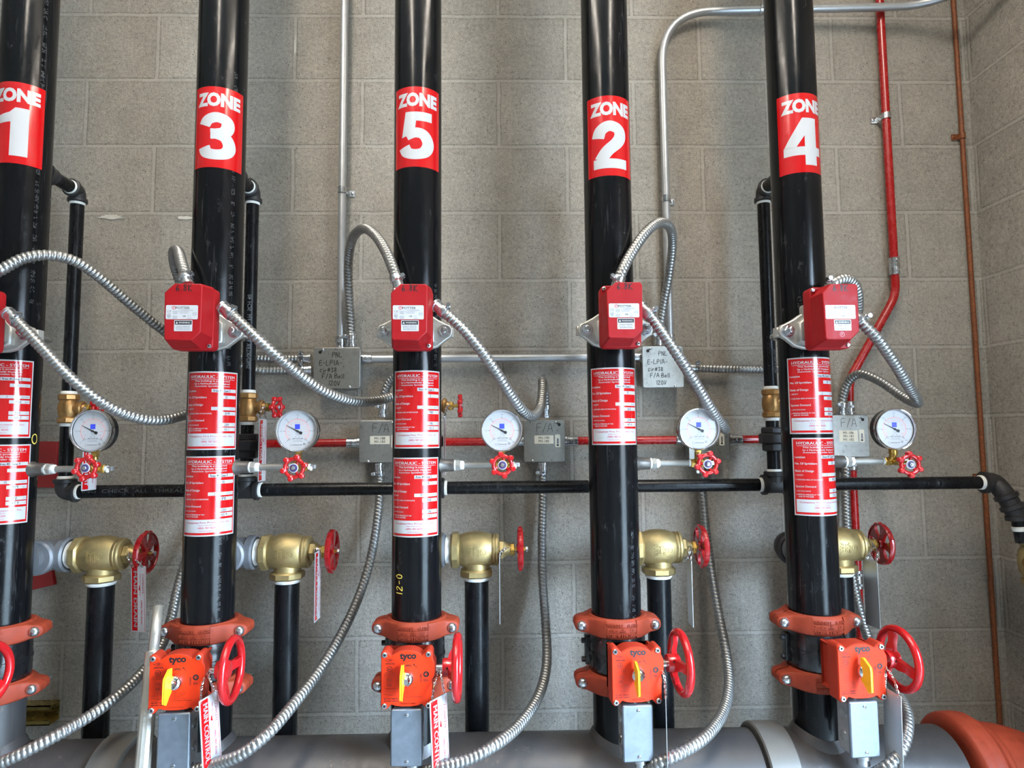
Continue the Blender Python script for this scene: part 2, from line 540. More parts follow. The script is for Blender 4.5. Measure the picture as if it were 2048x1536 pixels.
class MB:
    """collects faces in several materials and becomes one mesh object"""

    def __init__(s):
        s.v, s.f, s.m, s.names, s.s = [], [], [], [], []

    def slot(s, mat):
        if mat not in s.names:
            s.names.append(mat)
        return s.names.index(mat)

    def add(s, vs, fs, mat, smooth=True):
        b = len(s.v)
        k = s.slot(mat)
        s.v += [V(p) for p in vs]
        for f in fs:
            s.f.append([b + i for i in f])
            s.m.append(k)
            s.s.append(smooth and len(f) <= 4)

    def lathe(s, prof, o, axis, mat, n=24, a0=0.0, a1=None, ref=None, cap=True):
        """prof: (radius, distance along axis)"""
        a, b, d = basis(V(axis))
        if ref is not None:
            a = (V(ref) - d * d.dot(V(ref))).normalized()
            b = d.cross(a)
        full = a1 is None
        cnt = n if full else n + 1
        vs, fs = [], []
        for r, h in prof:
            for k in range(cnt):
                t = a0 + (2 * PI if full else a1 - a0) * k / n
                vs.append(V(o) + d * h + (a * math.cos(t) + b * math.sin(t)) * r)
        for i in range(len(prof) - 1):
            for k in range(n):
                k2 = (k + 1) % cnt
                p = [i * cnt + k, i * cnt + k2, (i + 1) * cnt + k2, (i + 1) * cnt + k]
                fs.append(p)
        if full and not cap:
            pass
        elif full:
            if prof[0][0] > 1e-6:
                fs.append([k for k in reversed(range(cnt))])
            if prof[-1][0] > 1e-6:
                fs.append([(len(prof) - 1) * cnt + k for k in range(cnt)])
        else:
            fs.append([i * cnt for i in range(len(prof))])
            fs.append([i * cnt + n for i in reversed(range(len(prof)))])
        s.add(vs, fs, mat)

    def cyl(s, p0, p1, r, mat, n=20, r1=None, bev=0.0, ref=None):
        p0, p1 = V(p0), V(p1)
        L = (p1 - p0).length
        r1 = r if r1 is None else r1
        prof = [(r, 0), (r1, L)] if not bev else [(r - bev, 0), (r, bev), (r1, L - bev), (r1 - bev, L)]
        s.lathe(prof, p0, p1 - p0, mat, n, ref=ref)

    def hexn(s, p0, p1, r, mat, n=6, ref=None):
        L = (V(p1) - V(p0)).length
        b = min(L * 0.2, r * 0.12)
        s.lathe([(r - b, 0), (r, b), (r, L - b), (r - b, L)], p0, V(p1) - V(p0), mat, n, ref=ref)

    def tube(s, pts, r, mat, n=12, cap=True, closed=False):
        P = [V(p) for p in pts]
        N = len(P)
        rad = r if callable(r) else (lambda i, a: r)
        T = []
        for i in range(N):
            if closed:
                T.append((P[(i + 1) % N] - P[i - 1]).normalized())
            else:
                T.append((P[min(i + 1, N - 1)] - P[max(i - 1, 0)]).normalized())
        a = basis(T[0])[0]
        vs, fs = [], []
        for i in range(N):
            a = a - T[i] * a.dot(T[i])
            a.normalize()
            b = T[i].cross(a)
            for k in range(n):
                t = 2 * PI * k / n
                vs.append(P[i] + (a * math.cos(t) + b * math.sin(t)) * rad(i, t))
        for i in range(N if closed else N - 1):
            for k in range(n):
                i2, k2 = (i + 1) % N, (k + 1) % n
                fs.append([i * n + k, i * n + k2, i2 * n + k2, i2 * n + k])
        if cap and not closed:
            fs.append(list(reversed(range(n))))
            fs.append([(N - 1) * n + k for k in range(n)])
        s.add(vs, fs, mat)

    def ring(s, c, axis, R, r, mat, n=32, m=10, sq=1.0):
        a, b, d = basis(V(axis))
        s.tube([V(c) + (a * math.cos(2 * PI * k / n) + b * math.sin(2 * PI * k / n)) * R for k in range(n)], r, mat, m, closed=True)

    def prism(s, poly, z0, z1, mat, o=(0, 0, 0), fr=FRONT, bev=0.0, back_scale=None):
        u, v, nn = [V(q) for q in fr]
        o = V(o)
        lv = [(poly if back_scale is None else inset(poly, back_scale), z0)]
        if bev:
            lv += [(poly, z1 - bev), (inset(poly, bev * 0.4), z1 - bev * 0.3), (inset(poly, bev), z1)]
        else:
            lv += [(poly, z1)]
        n = len(poly)
        vs, fs = [], []
        for pl, z in lv:
            vs += [o + u * p[0] + v * p[1] + nn * z for p in pl]
        for i in range(len(lv) - 1):
            for k in range(n):
                k2 = (k + 1) % n
                fs.append([i * n + k, i * n + k2, (i + 1) * n + k2, (i + 1) * n + k])
        fs.append(list(reversed(range(n))))
        fs.append([(len(lv) - 1) * n + k for k in range(n)])
        s.add(vs, fs, mat)

    def box(s, c, size, mat, bev=0.0, rot=None):
        bm = bmesh.new()
        bmesh.ops.create_cube(bm, size=1)
        bmesh.ops.scale(bm, vec=size, verts=bm.verts)
        if bev:
            bmesh.ops.bevel(bm, geom=bm.edges[:], offset=bev, segments=2, affect='EDGES', profile=0.5)
        M = rot if rot is not None else Matrix.Identity(3)
        bm.verts.ensure_lookup_table()
        s.add([V(c) + M @ v.co for v in bm.verts], [[v.index for v in f.verts] for f in bm.faces], mat, False)
        bm.free()

    def ball(s, c, r, mat, axis=Z, n=14, lo=-1.0, hi=1.0, sq=1.0):
        k = 7
        a0, a1 = math.asin(lo), math.asin(hi)
        prof = [(max(0.0, r * math.cos(a0 + (a1 - a0) * i / k)), r * sq * math.sin(a0 + (a1 - a0) * i / k)) for i in range(k + 1)]
        s.lathe(prof, c, axis, mat, n)

    # ---- flat or wrapped graphics: map2 turns (a, h) into a point
    def quadstrip(s, x0, y0, x1, y1, mp, mat, cut=0.006):
        n = max(1, int(math.ceil((x1 - x0) / cut)))
        vs = []
        for k in range(n + 1):
            x = x0 + (x1 - x0) * k / n
            vs += [mp(x, y0), mp(x, y1)]
        s.add(vs, [[2 * k, 2 * k + 2, 2 * k + 3, 2 * k + 1] for k in range(n)], mat)

    def poly2(s, poly, mp, mat, cut=None):
        if cut is None:
            s.add([mp(*p) for p in poly], [list(range(len(poly)))], mat)
        else:
            s.mesh2([tuple(p) for p in poly], [tuple(range(len(poly)))], mp, mat, cut)

    def mesh2(s, vs, fs, mp, mat, cut=None, wall=0.0):
        if cut:
            bm = bmesh.new()
            bv = [bm.verts.new((p[0], p[1], 0)) for p in vs]
            for f in fs:
                try:
                    bm.faces.new([bv[i] for i in f])
                except ValueError:
                    pass
            x0, x1 = min(p[0] for p in vs), max(p[0] for p in vs)
            x = x0 + cut
            while x < x1:
                bmesh.ops.bisect_plane(bm, geom=bm.verts[:] + bm.edges[:] + bm.faces[:], plane_co=(x, 0, 0), plane_no=(1, 0, 0))
                x += cut
            bm.verts.index_update()
            vs = [(v.co.x, v.co.y) for v in bm.verts]
            fs = [[v.index for v in f.verts] for f in bm.faces]
            bm.free()
        s.add([mp(*p) for p in vs], fs, mat)
        if wall:
            cnt = {}
            for f in fs:
                for i in range(len(f)):
                    e = (f[i], f[(i + 1) % len(f)])
                    cnt[frozenset(e)] = None if frozenset(e) in cnt else e
            for e in cnt.values():
                if e:
                    a, b = vs[e[0]], vs[e[1]]
                    s.add([mp(*a), mp(*b), mp(*b, -wall), mp(*a, -wall)], [[0, 3, 2, 1]], mat, False)

    def text(s, st, x, y, size, mp, mat, bold=0.0, align='l', fit=None, cut=None, stretch=1.0, wall=0.0):
        """size = height of the capitals; fit = width the line is squeezed to"""
        shifts = (0.0,)
        if bold and any(ch in st for ch in 'MWmw') and not wall:
            shifts, bold = (-bold, 0.0, bold), 0.0
        vs, fs, a, b = text2d(st, bold)
        k = size / 0.72
        w = (b - a) * k * stretch
        sx = stretch if fit is None else fit / max(1e-6, (b - a) * k)
        w = (b - a) * k * sx
        x0 = x - (0 if align == 'l' else w / 2 if align == 'c' else w)
        for d in shifts:
            s.mesh2([(x0 + (p[0] - a + d) * k * sx, y + p[1] * k) for p in vs], fs, mp, mat, cut, wall)

    def stroke(s, pts, wd_, mp, mat, smooth=True, wall=0.0):
        P = catmull2(pts, 5) if smooth and len(pts) > 2 else [V((p[0], p[1])) for p in pts]
        if len(P) < 2:
            return
        if len(P) == 2:
            P = [P[0].lerp(P[1], j / 6) for j in range(7)]
        vs = []
        for i, p in enumerate(P):
            t = P[min(i + 1, len(P) - 1)] - P[max(i - 1, 0)]
            if t.length < 1e-9:
                t = V((1, 0))
            t.normalize()
            q = V((-t.y, t.x)) * (wd_ / 2)
            e = t * (wd_ * 0.3) * (-1 if i == 0 else 1 if i == len(P) - 1 else 0)
            vs += [tuple(p - q + e), tuple(p + q + e)]
        s.mesh2(vs, [(2 * i, 2 * i + 2, 2 * i + 3, 2 * i + 1) for i in range(len(P) - 1)], mp, mat, None, wall)

    def hand(s, st, x, y, size, mp, mat, wd_=0.0016, gap=0.22, jit=0.05):
        for ch in st:
            if ch == ' ':
                x += size * 0.38
                continue
            g = HAND[ch]
            w = max(p[0] for q in g for p in q)
            dy = random.uniform(-jit, jit) * size
            for q in g:
                s.stroke([(x + p[0] * size, y + dy + p[1] * size) for p in q], wd_, mp, mat)
            x += (w + gap) * size

    def numeral(s, ch, x, y, h, wdt, mp, mat):
        st, solid, t = NUMERAL[ch]
        for q in st:
            P = catmull2(q, 6)
            k = len(P)
            vs = []
            for i, p in enumerate(P):
                tg = P[min(i + 1, k - 1)] - P[max(i - 1, 0)]
                tg.normalize()
                nn = V((-tg.y, tg.x)) * (t / 2)
                for sg in (-1, 1):
                    e = p + nn * sg
                    vs.append((x + e.x * wdt, y + e.y * h))
            s.mesh2(vs, [(2 * i, 2 * i + 2, 2 * i + 3, 2 * i + 1) for i in range(k - 1)], mp, mat, 0.004)
        for q in solid:
            s.poly2([(x + p[0] * wdt, y + p[1] * h) for p in q], mp, mat, cut=0.005)

    def mesh(s, name, origin=None, angle=38):
        me = bpy.data.meshes.new(name)
        o = V(origin) if origin is not None else V((0, 0, 0))
        me.from_pydata([tuple(p - o) for p in s.v], [], s.f)
        for nme in s.names:
            me.materials.append(MATS[nme])
        me.polygons.foreach_set('material_index', s.m)
        me.update()
        me.set_sharp_from_angle(angle=math.radians(angle))
        me.polygons.foreach_set('use_smooth', s.s)
        me.update()
        return me


def flat(o, fr=FRONT):
    u, v, n = [V(q) for q in fr]
    o = V(o)

    def mp(a, h, lift=0.0):
        return o + u * a + v * h + n * lift
    return mp


def lifted(mp, d):
    return lambda a, h, lift=0.0: mp(a, h, d + lift)


def wrap(R, az0, z0):
    """arc length a and height h on a pipe round the local z axis; az 0 faces the room"""
    def mp(a, h, lift=0.0):
        t = az0 + a / R
        return V(((R + lift) * math.sin(t), -(R + lift) * math.cos(t), z0 + h))
    return mp


# ------------------------------------------------------------------ object tree
def tag(o, label, cat, group=None, kind=None):
    if label:
        o['label'] = label
    if cat:
        o['category'] = cat
    if group:
        o['group'] = group
    if kind:
        o['kind'] = kind
    return o


def thing(name, loc, label, cat, group=None, rz=0.0):
    o = bpy.data.objects.new(name, None)
    o.empty_display_size = 0.03
    o.location = loc
    o.rotation_euler = (0, 0, rz)
    COL.objects.link(o)
    return tag(o, label, cat, group)


def put(name, mb, parent=None, label=None, world=False, angle=38):
    """link a mesh; with world the coordinates are room coordinates and the parent's base becomes the origin"""
    org = V(parent.location) if (world and parent is not None) else None
    if isinstance(mb, MB):
        mb = mb.mesh(name, org, angle)
    o = bpy.data.objects.new(name, mb)
    COL.objects.link(o)
    if parent is not None:
        o.parent = parent
    if label:
        o['label'] = label
    return o


def single(name, mb, origin, label, cat, group=None):
    """a thing that is one mesh"""
    o = bpy.data.objects.new(name, mb.mesh(name, origin))
    o.location = origin
    COL.objects.link(o)
    return tag(o, label, cat, group)


def structure(name, mb):
    o = bpy.data.objects.new(name, mb.mesh(name))
    COL.objects.link(o)
    o['kind'] = 'structure'
    return o


CACHE = {}


def shared(key, fn):
    if key not in CACHE:
        mb = MB()
        fn(mb)
        CACHE[key] = mb.mesh(key)
    return CACHE[key]


# ------------------------------------------------------------------ the room
XR = 2.45
mb = MB()
mb.box((0.2, 0.1, 1.9), (5.0, 0.2, 3.8), 'block')
structure('wall_back', mb)
mb = MB()
mb.box((XR + 0.1, -0.70, 1.9), (0.2, 1.4, 3.8), 'block')
mb.box((XR + 0.1, -3.70, 1.9), (0.2, 1.6, 3.8), 'block')
mb.box((XR + 0.1, -2.15, 3.10), (0.2, 1.5, 1.40), 'block')
structure('wall_right', mb)
mb = MB()
mb.box((-2.1, -2.25, 1.9), (0.2, 4.5, 3.8), 'block')
structure('wall_left', mb)
mb = MB()
mb.box((0.2, -4.6, 1.9), (5.0, 0.2, 3.8), 'block')
structure('wall_front', mb)
mb = MB()
mb.box((0.2, -2.25, -0.05), (5.0, 4.9, 0.1), 'floor_concrete')
structure('floor', mb)
mb = MB()
mb.box((12.65, -2.5, -0.08), (20, 24, 0.1), 'yard_concrete')
structure('ground', mb)
mb = MB()
mb.box((0.2, -2.25, 3.85), (5.0, 4.9, 0.1), 'ceiling_paint')
structure('ceiling', mb)
# smears of old mortar on the face of the back wall
for (px, py, ww, hh) in ((222, 434, 0.10, 0.018), (370, 436, 0.07, 0.014), (590, 92, 0.010, 0.07)):
    c = at(px, py, 0.001)
    mb = MB()
    pl = []
    for k in range(22):
        t = 2 * PI * k / 22
        q = random.uniform(0.55, 1.0)
        pl.append((ww / 2 * math.cos(t) * q, hh / 2 * math.sin(t) * q))
    mb.prism(pl, -0.001, 0.0015, 'efflorescence', c, bev=0.001)
    o = single('mortar_smear', mb, c, {222: 'pale mortar smear on the block wall beside the zone 1 riser', 370: 'small pale mortar smear on the wall against the zone 3 riser',
                                       590: 'thin upright pale mortar drip on the wall joint high above the handwritten box'}[px], 'mortar smear', 'mortar smears on the wall')

# ------------------------------------------------------------------ risers
RX = {1: -0.130, 3: 0.3395, 5: 0.817, 2: 1.2795, 4: 1.745}
RW, RR = 0.335, 0.05715
ORDER = (1, 3, 5, 2, 4)
Z_UP, Z_LOW, Z_VALVE = 1.147, 1.021, 1.084


def hit(px, py, k):
    """azimuth and height where a pixel's ray meets riser k"""
    d = fwd + cr * ((px - 1024) / F_PX) + cu * ((768 - py) / F_PX)
    ox, oy = CAM_X - RX[k], -CAM_D + RW
    a = d.x ** 2 + d.y ** 2
    b = 2 * (ox * d.x + oy * d.y)
    c = ox * ox + oy * oy - RR * RR
    q = max(0.0, b * b - 4 * a * c)
    t = (-b - math.sqrt(q)) / (2 * a)
    x, y = ox + t * d.x, oy + t * d.y
    return math.atan2(x, -y), CAM_Z + t * d.z


def zone_sticker(m, mp, num):
    W, H = 0.124, 0.196
    m.quadstrip(-W / 2, 0, W / 2, H, lifted(mp, 0.0003), 'label_red', 0.004)
    m.text('ZONE', 0, H - 0.046, 0.030, lifted(mp, 0.0006), 'label_white', 0.055, 'c', 0.104, 0.004)
    wn2 = {1: .58, 2: .63, 3: .61, 4: .70, 5: .62}[num]
    w = 0.142
    m.numeral(str(num), -w * wn2 / 2 - 0.002, 0.018, 0.116, w, lifted(mp, 0.0006), 'label_white')


def placard(m, mp, vals):
    W, H = 0.127, 0.178
    R_, Wt, Kx = 'label_red', 'label_white', 'ink_black'
    L1, L2, L3 = lifted(mp, 0.0003), lifted(mp, 0.0005), lifted(mp, 0.0007)
    m.quadstrip(-W / 2, 0, W / 2, H, L1, Wt, 0.004)
    m.quadstrip(-W / 2 + .003, .003, W / 2 - .003, H - .003, L2, R_, 0.004)
    m.quadstrip(-W / 2 + .006, .008, W / 2 - .006, .037, L3, Wt, 0.004)
    L4 = lifted(mp, 0.0009)
    m.text('HYDRAULIC - SYSTEM', 0, H - .0155, .0068, L3, Wt, .02, 'c', .104, .006)
    m.quadstrip(-.052, H - .0185, .052, H - .0178, L3, Wt, 0.004)
    for t, y in (('This building is protected', .0235), ('by a Hydraulically Designed', .0295), ('Automatic Sprinkler System', .0352)):
        m.text(t, 0, H - y, .0036, L3, Wt, .015, 'c', .078)
    for t, y, sz in (('Location', .0465, .0048), ('No. Of Sprinklers', .0612, .0048), ('Basis of Design', .078, .0048), ('1. DENSITY', .0868, .0027),
                     ('2. DESIGNED AREA OF DISCHARGE', .0973, .0027), ('System Demand', .1135, .0048), ('1. GPM DISCHARGE', .1232, .0027),
                     ('2. RESIDUAL PRESSURE AT THE', .1312, .0027), ('    BASE OF THE RISER', .1358, .0027)):
        m.text(t, -W / 2 + .006 + (.006 if t.startswith('  ') else 0), H - y, sz, L3, Wt, .015)
    for i, (x0, y0, y1, unit) in enumerate(((.0, .040, .0475, ''), (.018, .0545, .0622, ''), (.0, .0808, .0883, 'GPM/SQ.FT'), (.018, .0920, .0998, 'SQ.FT'),
                                            (.018, .1172, .1253, 'GPM'), (.018, .1277, .1360, 'PSI'))):
        m.quadstrip(x0, H - y1, W / 2 - .006, H - y0, L3, Wt, 0.004)
        if unit:
            m.text(unit, W / 2 - .0075, H - y1 + .0022, .0024, L4, 'ink_grey', 0, 'r')
        m.hand(vals[i], x0 + (.003 if i == 0 else .011), H - y1 + .0014, .0050, L4, Kx, .0008, .30 if i else .12)
    m.text('Complete Fire Protection, Inc.', 0, .0285, .0043, L4, 'ink_maroon', .008, 'c', .100)
    m.text('Queen Creek, AZ 85142', 0, .0235, .0026, L4, 'ink_maroon', 0, 'c')
    m.text('(480) 987-8200', 0, .0165, .0045, L4, 'ink_maroon', .01, 'c')
    m.text('AZ ROC275638 CR16', 0, .0105, .0026, L4, 'ink_maroon', 0, 'c')


HALF_Z, HALF_H = 0.062 / RR, 0.0635 / RR
# zone sticker: px of a visible upright edge (side) and its foot; placards likewise
ZONES = {1: ('r', 84, 330, 335), 3: ('r', 483, 330, 343), 5: ('l', 792, 330, 336), 2: ('l', 1177, 340, 355), 4: ('l', 1559, 340, 350)}
PLACS = {1: [('r', 61, 860, 876), ('r', 55, 1030, 1046)], 3: [('r', 472, 860, 899), ('r', 467, 1030, 1069)], 5: [('l', 789.5, 860, 897), ('l', 786.5, 1040, 1074)],
         2: [('l', 1184, 860, 890)], 4: [('l', 1579, 840, 868), ('l', 1589, 1010, 1031)]}
VALS = {1: [('Area #1 Zone 4', '13', '.1', '1510', '264', '45.7'), ('Area #2 Zone 4', '7', '.13', '929', '170', '47.9')],
        3: [('Area #3 Zone 3', '13', '.1', '1599', '284', '43.1'), ('Area #4 Zone 3', '10', '.1', '890', '203', '43.9')],
        5: [('Area #8 Zone 5', '7', '.1', '980', '195', '41.3'), ('Area #9 Zone 5', '14', '.15', '900', '286', '37.1')],
        2: [('Area #5 Zone 2', '15', '.1', '1615', '278', '47.4')],
        4: [('Area #6 Zone 2', '15', '.1', '1595', '331', '40.8'), ('Area #7 Zone 2', '15', '.1', '1413', '303', '37.8')]}
for k in ORDER:
    base = V((RX[k], -RW, Z_UP))
    t = thing('riser_pipe', base, 'tall black riser pipe carrying the red ZONE %d sticker' % k, 'pipe', 'numbered riser pipes')
    m = MB()
    m.lathe([(RR - .004, .001), (RR, .004), (RR, 3.8 - Z_UP)], (0, 0, 0), Z, 'black_pipe', 64)
    if k == 5:
        mp = wrap(RR, hit(800, 1160, 5)[0], at(800, 1190, .38).z - Z_UP)
        mp2 = lambda a, h, lift=0.0: mp(-h, a, .0004)
        m.hand('12-0', 0.002, -0.006, .017, mp2, 'crayon_yellow', .0022, .35)
    if k == 1:
        az, z = hit(69, 878, 1)
        mp = wrap(RR, az, z - Z_UP)
        m.stroke([(.008 * math.cos(q), .011 * math.sin(q)) for q in [2 * PI * j / 14 for j in range(15)]], .0024, lifted(mp, .0004), 'crayon_yellow')
    rd = random.Random(k)
    for a0, z0, z1 in {1: [(1.15, .75, 1.5), (1.0, .25, .45)], 3: [(.95, .6, 1.3), (.78, .02, .22), (.95, .40, .46)], 5: [(.95, .45, .8)], 2: [(.6, .02, .2)], 4: [(-.5, .5, .75)]}[k]:
        mp = wrap(RR, a0, 0)
        z = z0
        while z < z1:
            for c_ in range(rd.randint(3, 7)):
                for r_ in range(5):
                    if rd.random() < .6:
                        m.quadstrip(-.004 + r_ * .0019, z, -.0032 + r_ * .0019, z + .0011, lifted(mp, .0002), 'stencil', 1)
                z += .0023
            z += rd.choice((.004, .008, .016))
    put('pipe', m, t)
    side, ex, ey, foot = ZONES[k]
    az = hit(ex, ey, k)[0] + (-HALF_Z if side == 'r' else HALF_Z)
    zf = hit(ex + (-14 if side == 'r' else 14), foot, k)[1]
    m = MB()
    zone_sticker(m, wrap(RR, az, zf - Z_UP), k)
    put('zone_sticker', m, t, 'red sticker with white lettering ZONE %d' % k)
    for i, (side, ex, ey, foot) in enumerate(PLACS[k]):
        az = hit(ex, ey, k)[0] + (-HALF_H if side == 'r' else HALF_H)
        zf = hit(ex + (-14 if side == 'r' else 14), foot, k)[1]
        m = MB()
        placard(m, wrap(RR, az, zf - Z_UP), VALS[k][i])
        put('hydraulic_placard', m, t, 'red and white placard headed HYDRAULIC - SYSTEM')
    zo = 1.511 - Z_UP
    m = MB()
    m.lathe([(.022, .046), (.0185, .0575), (.0150, .0620), (.0142, .0860), (.0125, .0875)], (0, 0, zo), X, 'dull_steel', 24)
    put('gauge_outlet', m, t)
    zd = 1.292 - Z_UP
    m = MB()
    m.lathe([(.046, .045), (.040, .060), (.034, .066), (.034, .10)], (0, 0, zd), Y, 'grey_fitting', 24)
    put('drain_outlet', m, t)
    zt = 2.243 - Z_UP
    m = MB()
    m.lathe([(.030, .045), (.026, .060), (.022, .068), (.022, .082)], (0.013, 0, zt), Y, 'black_iron', 20)
    put('test_outlet', m, t)


# ------------------------------------------------------------------ grooved couplings
def half_coupling(m, sgn):
    prof = [(.0585, -.021), (.0655, -.0215), (.0705, -.0165), (.0715, -.0150), (.0725, -.0065), (.0715, -.0058), (.0730, -.005), (.0730, .005),
            (.0715, .0058), (.0725, .0065), (.0715, .0150), (.0705, .0165), (.0655, .0215), (.0585, .021)]
    a0 = -PI / 2
    ref = V((0, -sgn, 0))
    m.lathe(prof, (0, 0, 0), Z, 'orange_coupling', 28, a0=a0 + .03, a1=PI / 2 - .03, ref=ref)
    st = ((.034, .0200, .0655), (.046, .0200, .0575), (.056, .0196, .0475), (.066, .0182, .0365), (.0735, .0165, .0305), (.084, .0150, .0280), (.0925, .0125, .0262), (.0970, .0085, .0240), (.0985, .0040, .0215))
    for s in (-1, 1):
        vs, fs = [], []
        for x, h, f in st:
            c = min(.005, h * .45)
            sec = [(.003, -h), (f - c, -h), (f - c * .3, -h + c * .3), (f, -h + c), (f, h - c), (f - c * .3, h - c * .3), (f - c, h), (.003, h)]
            vs += [V((x * s, -sgn * y, z)) for y, z in sec]
        n = 8
        flip = (s * sgn) > 0
        for i in range(len(st) - 1):
            for k in range(n):
                q = [i * n + k, i * n + (k + 1) % n, (i + 1) * n + (k + 1) % n, (i + 1) * n + k]
                fs.append(q[::-1] if flip else q)
        e = [(len(st) - 1) * n + k for k in range(n)]
        fs.append(e[::-1] if flip else e)
        m.add(vs, fs, 'orange_coupling')
    if sgn > 0:
        mp = wrap(.0715, 0, 0)
        L = lifted(mp, .0026)
        m.text('GRINNELL   G-FIRE', 0, .0072, .0062, L, 'orange_coupling', .015, 'c', .078, .005, wall=.0016)
        m.text('c UL us', -.018, -.0027, .0044, L, 'orange_coupling', .012, 'c', .018, .005, wall=.0014)
        m.text('UL', .002, .0005, .0034, L, 'orange_coupling', .012, 'c', None, .005, wall=.0014)
        m.text('LISTED', .002, -.0040, .0034, L, 'orange_coupling', .012, 'c', .012, .005, wall=.0014)
        m.text('577   4-114.3MM', 0, -.0138, .0058, L, 'orange_coupling', .015, 'c', .066, .005, wall=.0016)
        for px in (-.034, .022):
            m.stroke([(px + .0040 * math.cos(q), .0002 + .0040 * math.sin(q)) for q in [2 * PI * j / 14 for j in range(15)]], .0013, L, 'orange_coupling', False, wall=.0014)
            m.stroke([(px - .0022, .0024), (px + .0022, -.0020)], .0012, L, 'orange_coupling', False, wall=.0014)


def coupling_bolt(m, s):
    x = .0835 * s
    m.cyl((x, .050, 0), (x, -.030, 0), .0052, 'zinc', 12)
    m.ball((x, -.0295, 0), .0108, 'zinc', -Y, 16, 0, 1, .75)
    m.lathe([(.0108, 0), (.0108, .003)], (x, -.0268, 0), -Y, 'zinc', 16)
    m.hexn((x, .027, 0), (x, .038, 0), .0098, 'zinc')


for k in ORDER:
    for z, which in ((Z_UP, 'upper'), (Z_LOW, 'lower')):
        t = thing('grooved_coupling', (RX[k], -RW, z), 'orange bolted pipe coupling %s the butterfly valve of the zone %d riser' % ('above' if which == 'upper' else 'below', k),
                  'coupling', 'orange grooved couplings')
        if k == 1:
            t.rotation_euler = (0, 0, math.radians(10))
        put('coupling_half', shared('coupling_front', lambda m: half_coupling(m, 1)), t)
        put('coupling_half', shared('coupling_rear', lambda m: half_coupling(m, -1)), t)
        for s in (-1, 1):
            put('bolt', shared('coupling_bolt%d' % s, lambda m: coupling_bolt(m, s)), t, 'zinc track bolt')


# ------------------------------------------------------------------ butterfly valves
def valve_body(m):
    m.lathe([(.050, -.058), (.0565, -.052), (.0565, -.043), (.0625, -.040), (.0645, -.030), (.0645, -.004), (.0662, -.003), (.0662, .003), (.0645, .004), (.0645, .030),
             (.0625, .040), (.0565, .043), (.0565, .052), (.050, .058)], (0, 0, 0), Z, 'valve_black', 40)
    m.cyl((0, -.05, .002), (0, -.095, .002), .031, 'valve_black', 24)
    m.box((-.066, .012, 0), (.014, .020, .066), 'valve_black', .003)
    for z in (-.021, .021):
        m.hexn((-.072, .008, z), (-.081, .008, z), .0062, 'black_iron')


COVER = ([(-.0515, -.046), ] + [(-.0515, .042)][::-1])


def cover_outline():
    o = []
    o += [(-.0085, -.0535), (.0085, -.0535), (.022, -.0520), (.031, -.0490)]
    o += circle(.0085, 6, (.0445, -.0505), PI + .9, 2 * PI)
    o += [(.0525, -.040), (.0525, .000), (.0575, .006), (.0585, .020), (.0575, .032), (.0530, .041)]
    o += circle(.0085, 6, (.0445, .0505), 0, PI - .5)
    o += [(.031, .0485), (.022, .0545), (.011, .0580), (0, .0590), (-.011, .0580), (-.022, .0545), (-.031, .0485)]
    o += circle(.0085, 6, (-.0445, .0505), .5, PI)
    o += [(-.0525, .040), (-.0525, -.040)]
    o += circle(.0085, 6, (-.0445, -.0505), PI, 2 * PI - .9)
    o += [(-.031, -.0490), (-.022, -.0520)]
    return o


def housing(m):
    o = cover_outline()
    m.prism(o, .134, .166, 'orange_housing', bev=.0015)
    m.prism(inset(o, .012), .096, .135, 'orange_housing')
    m.cyl((0, -.080, .002), (0, -.112, .002), .034, 'orange_housing', 24)


FYV = -.1682


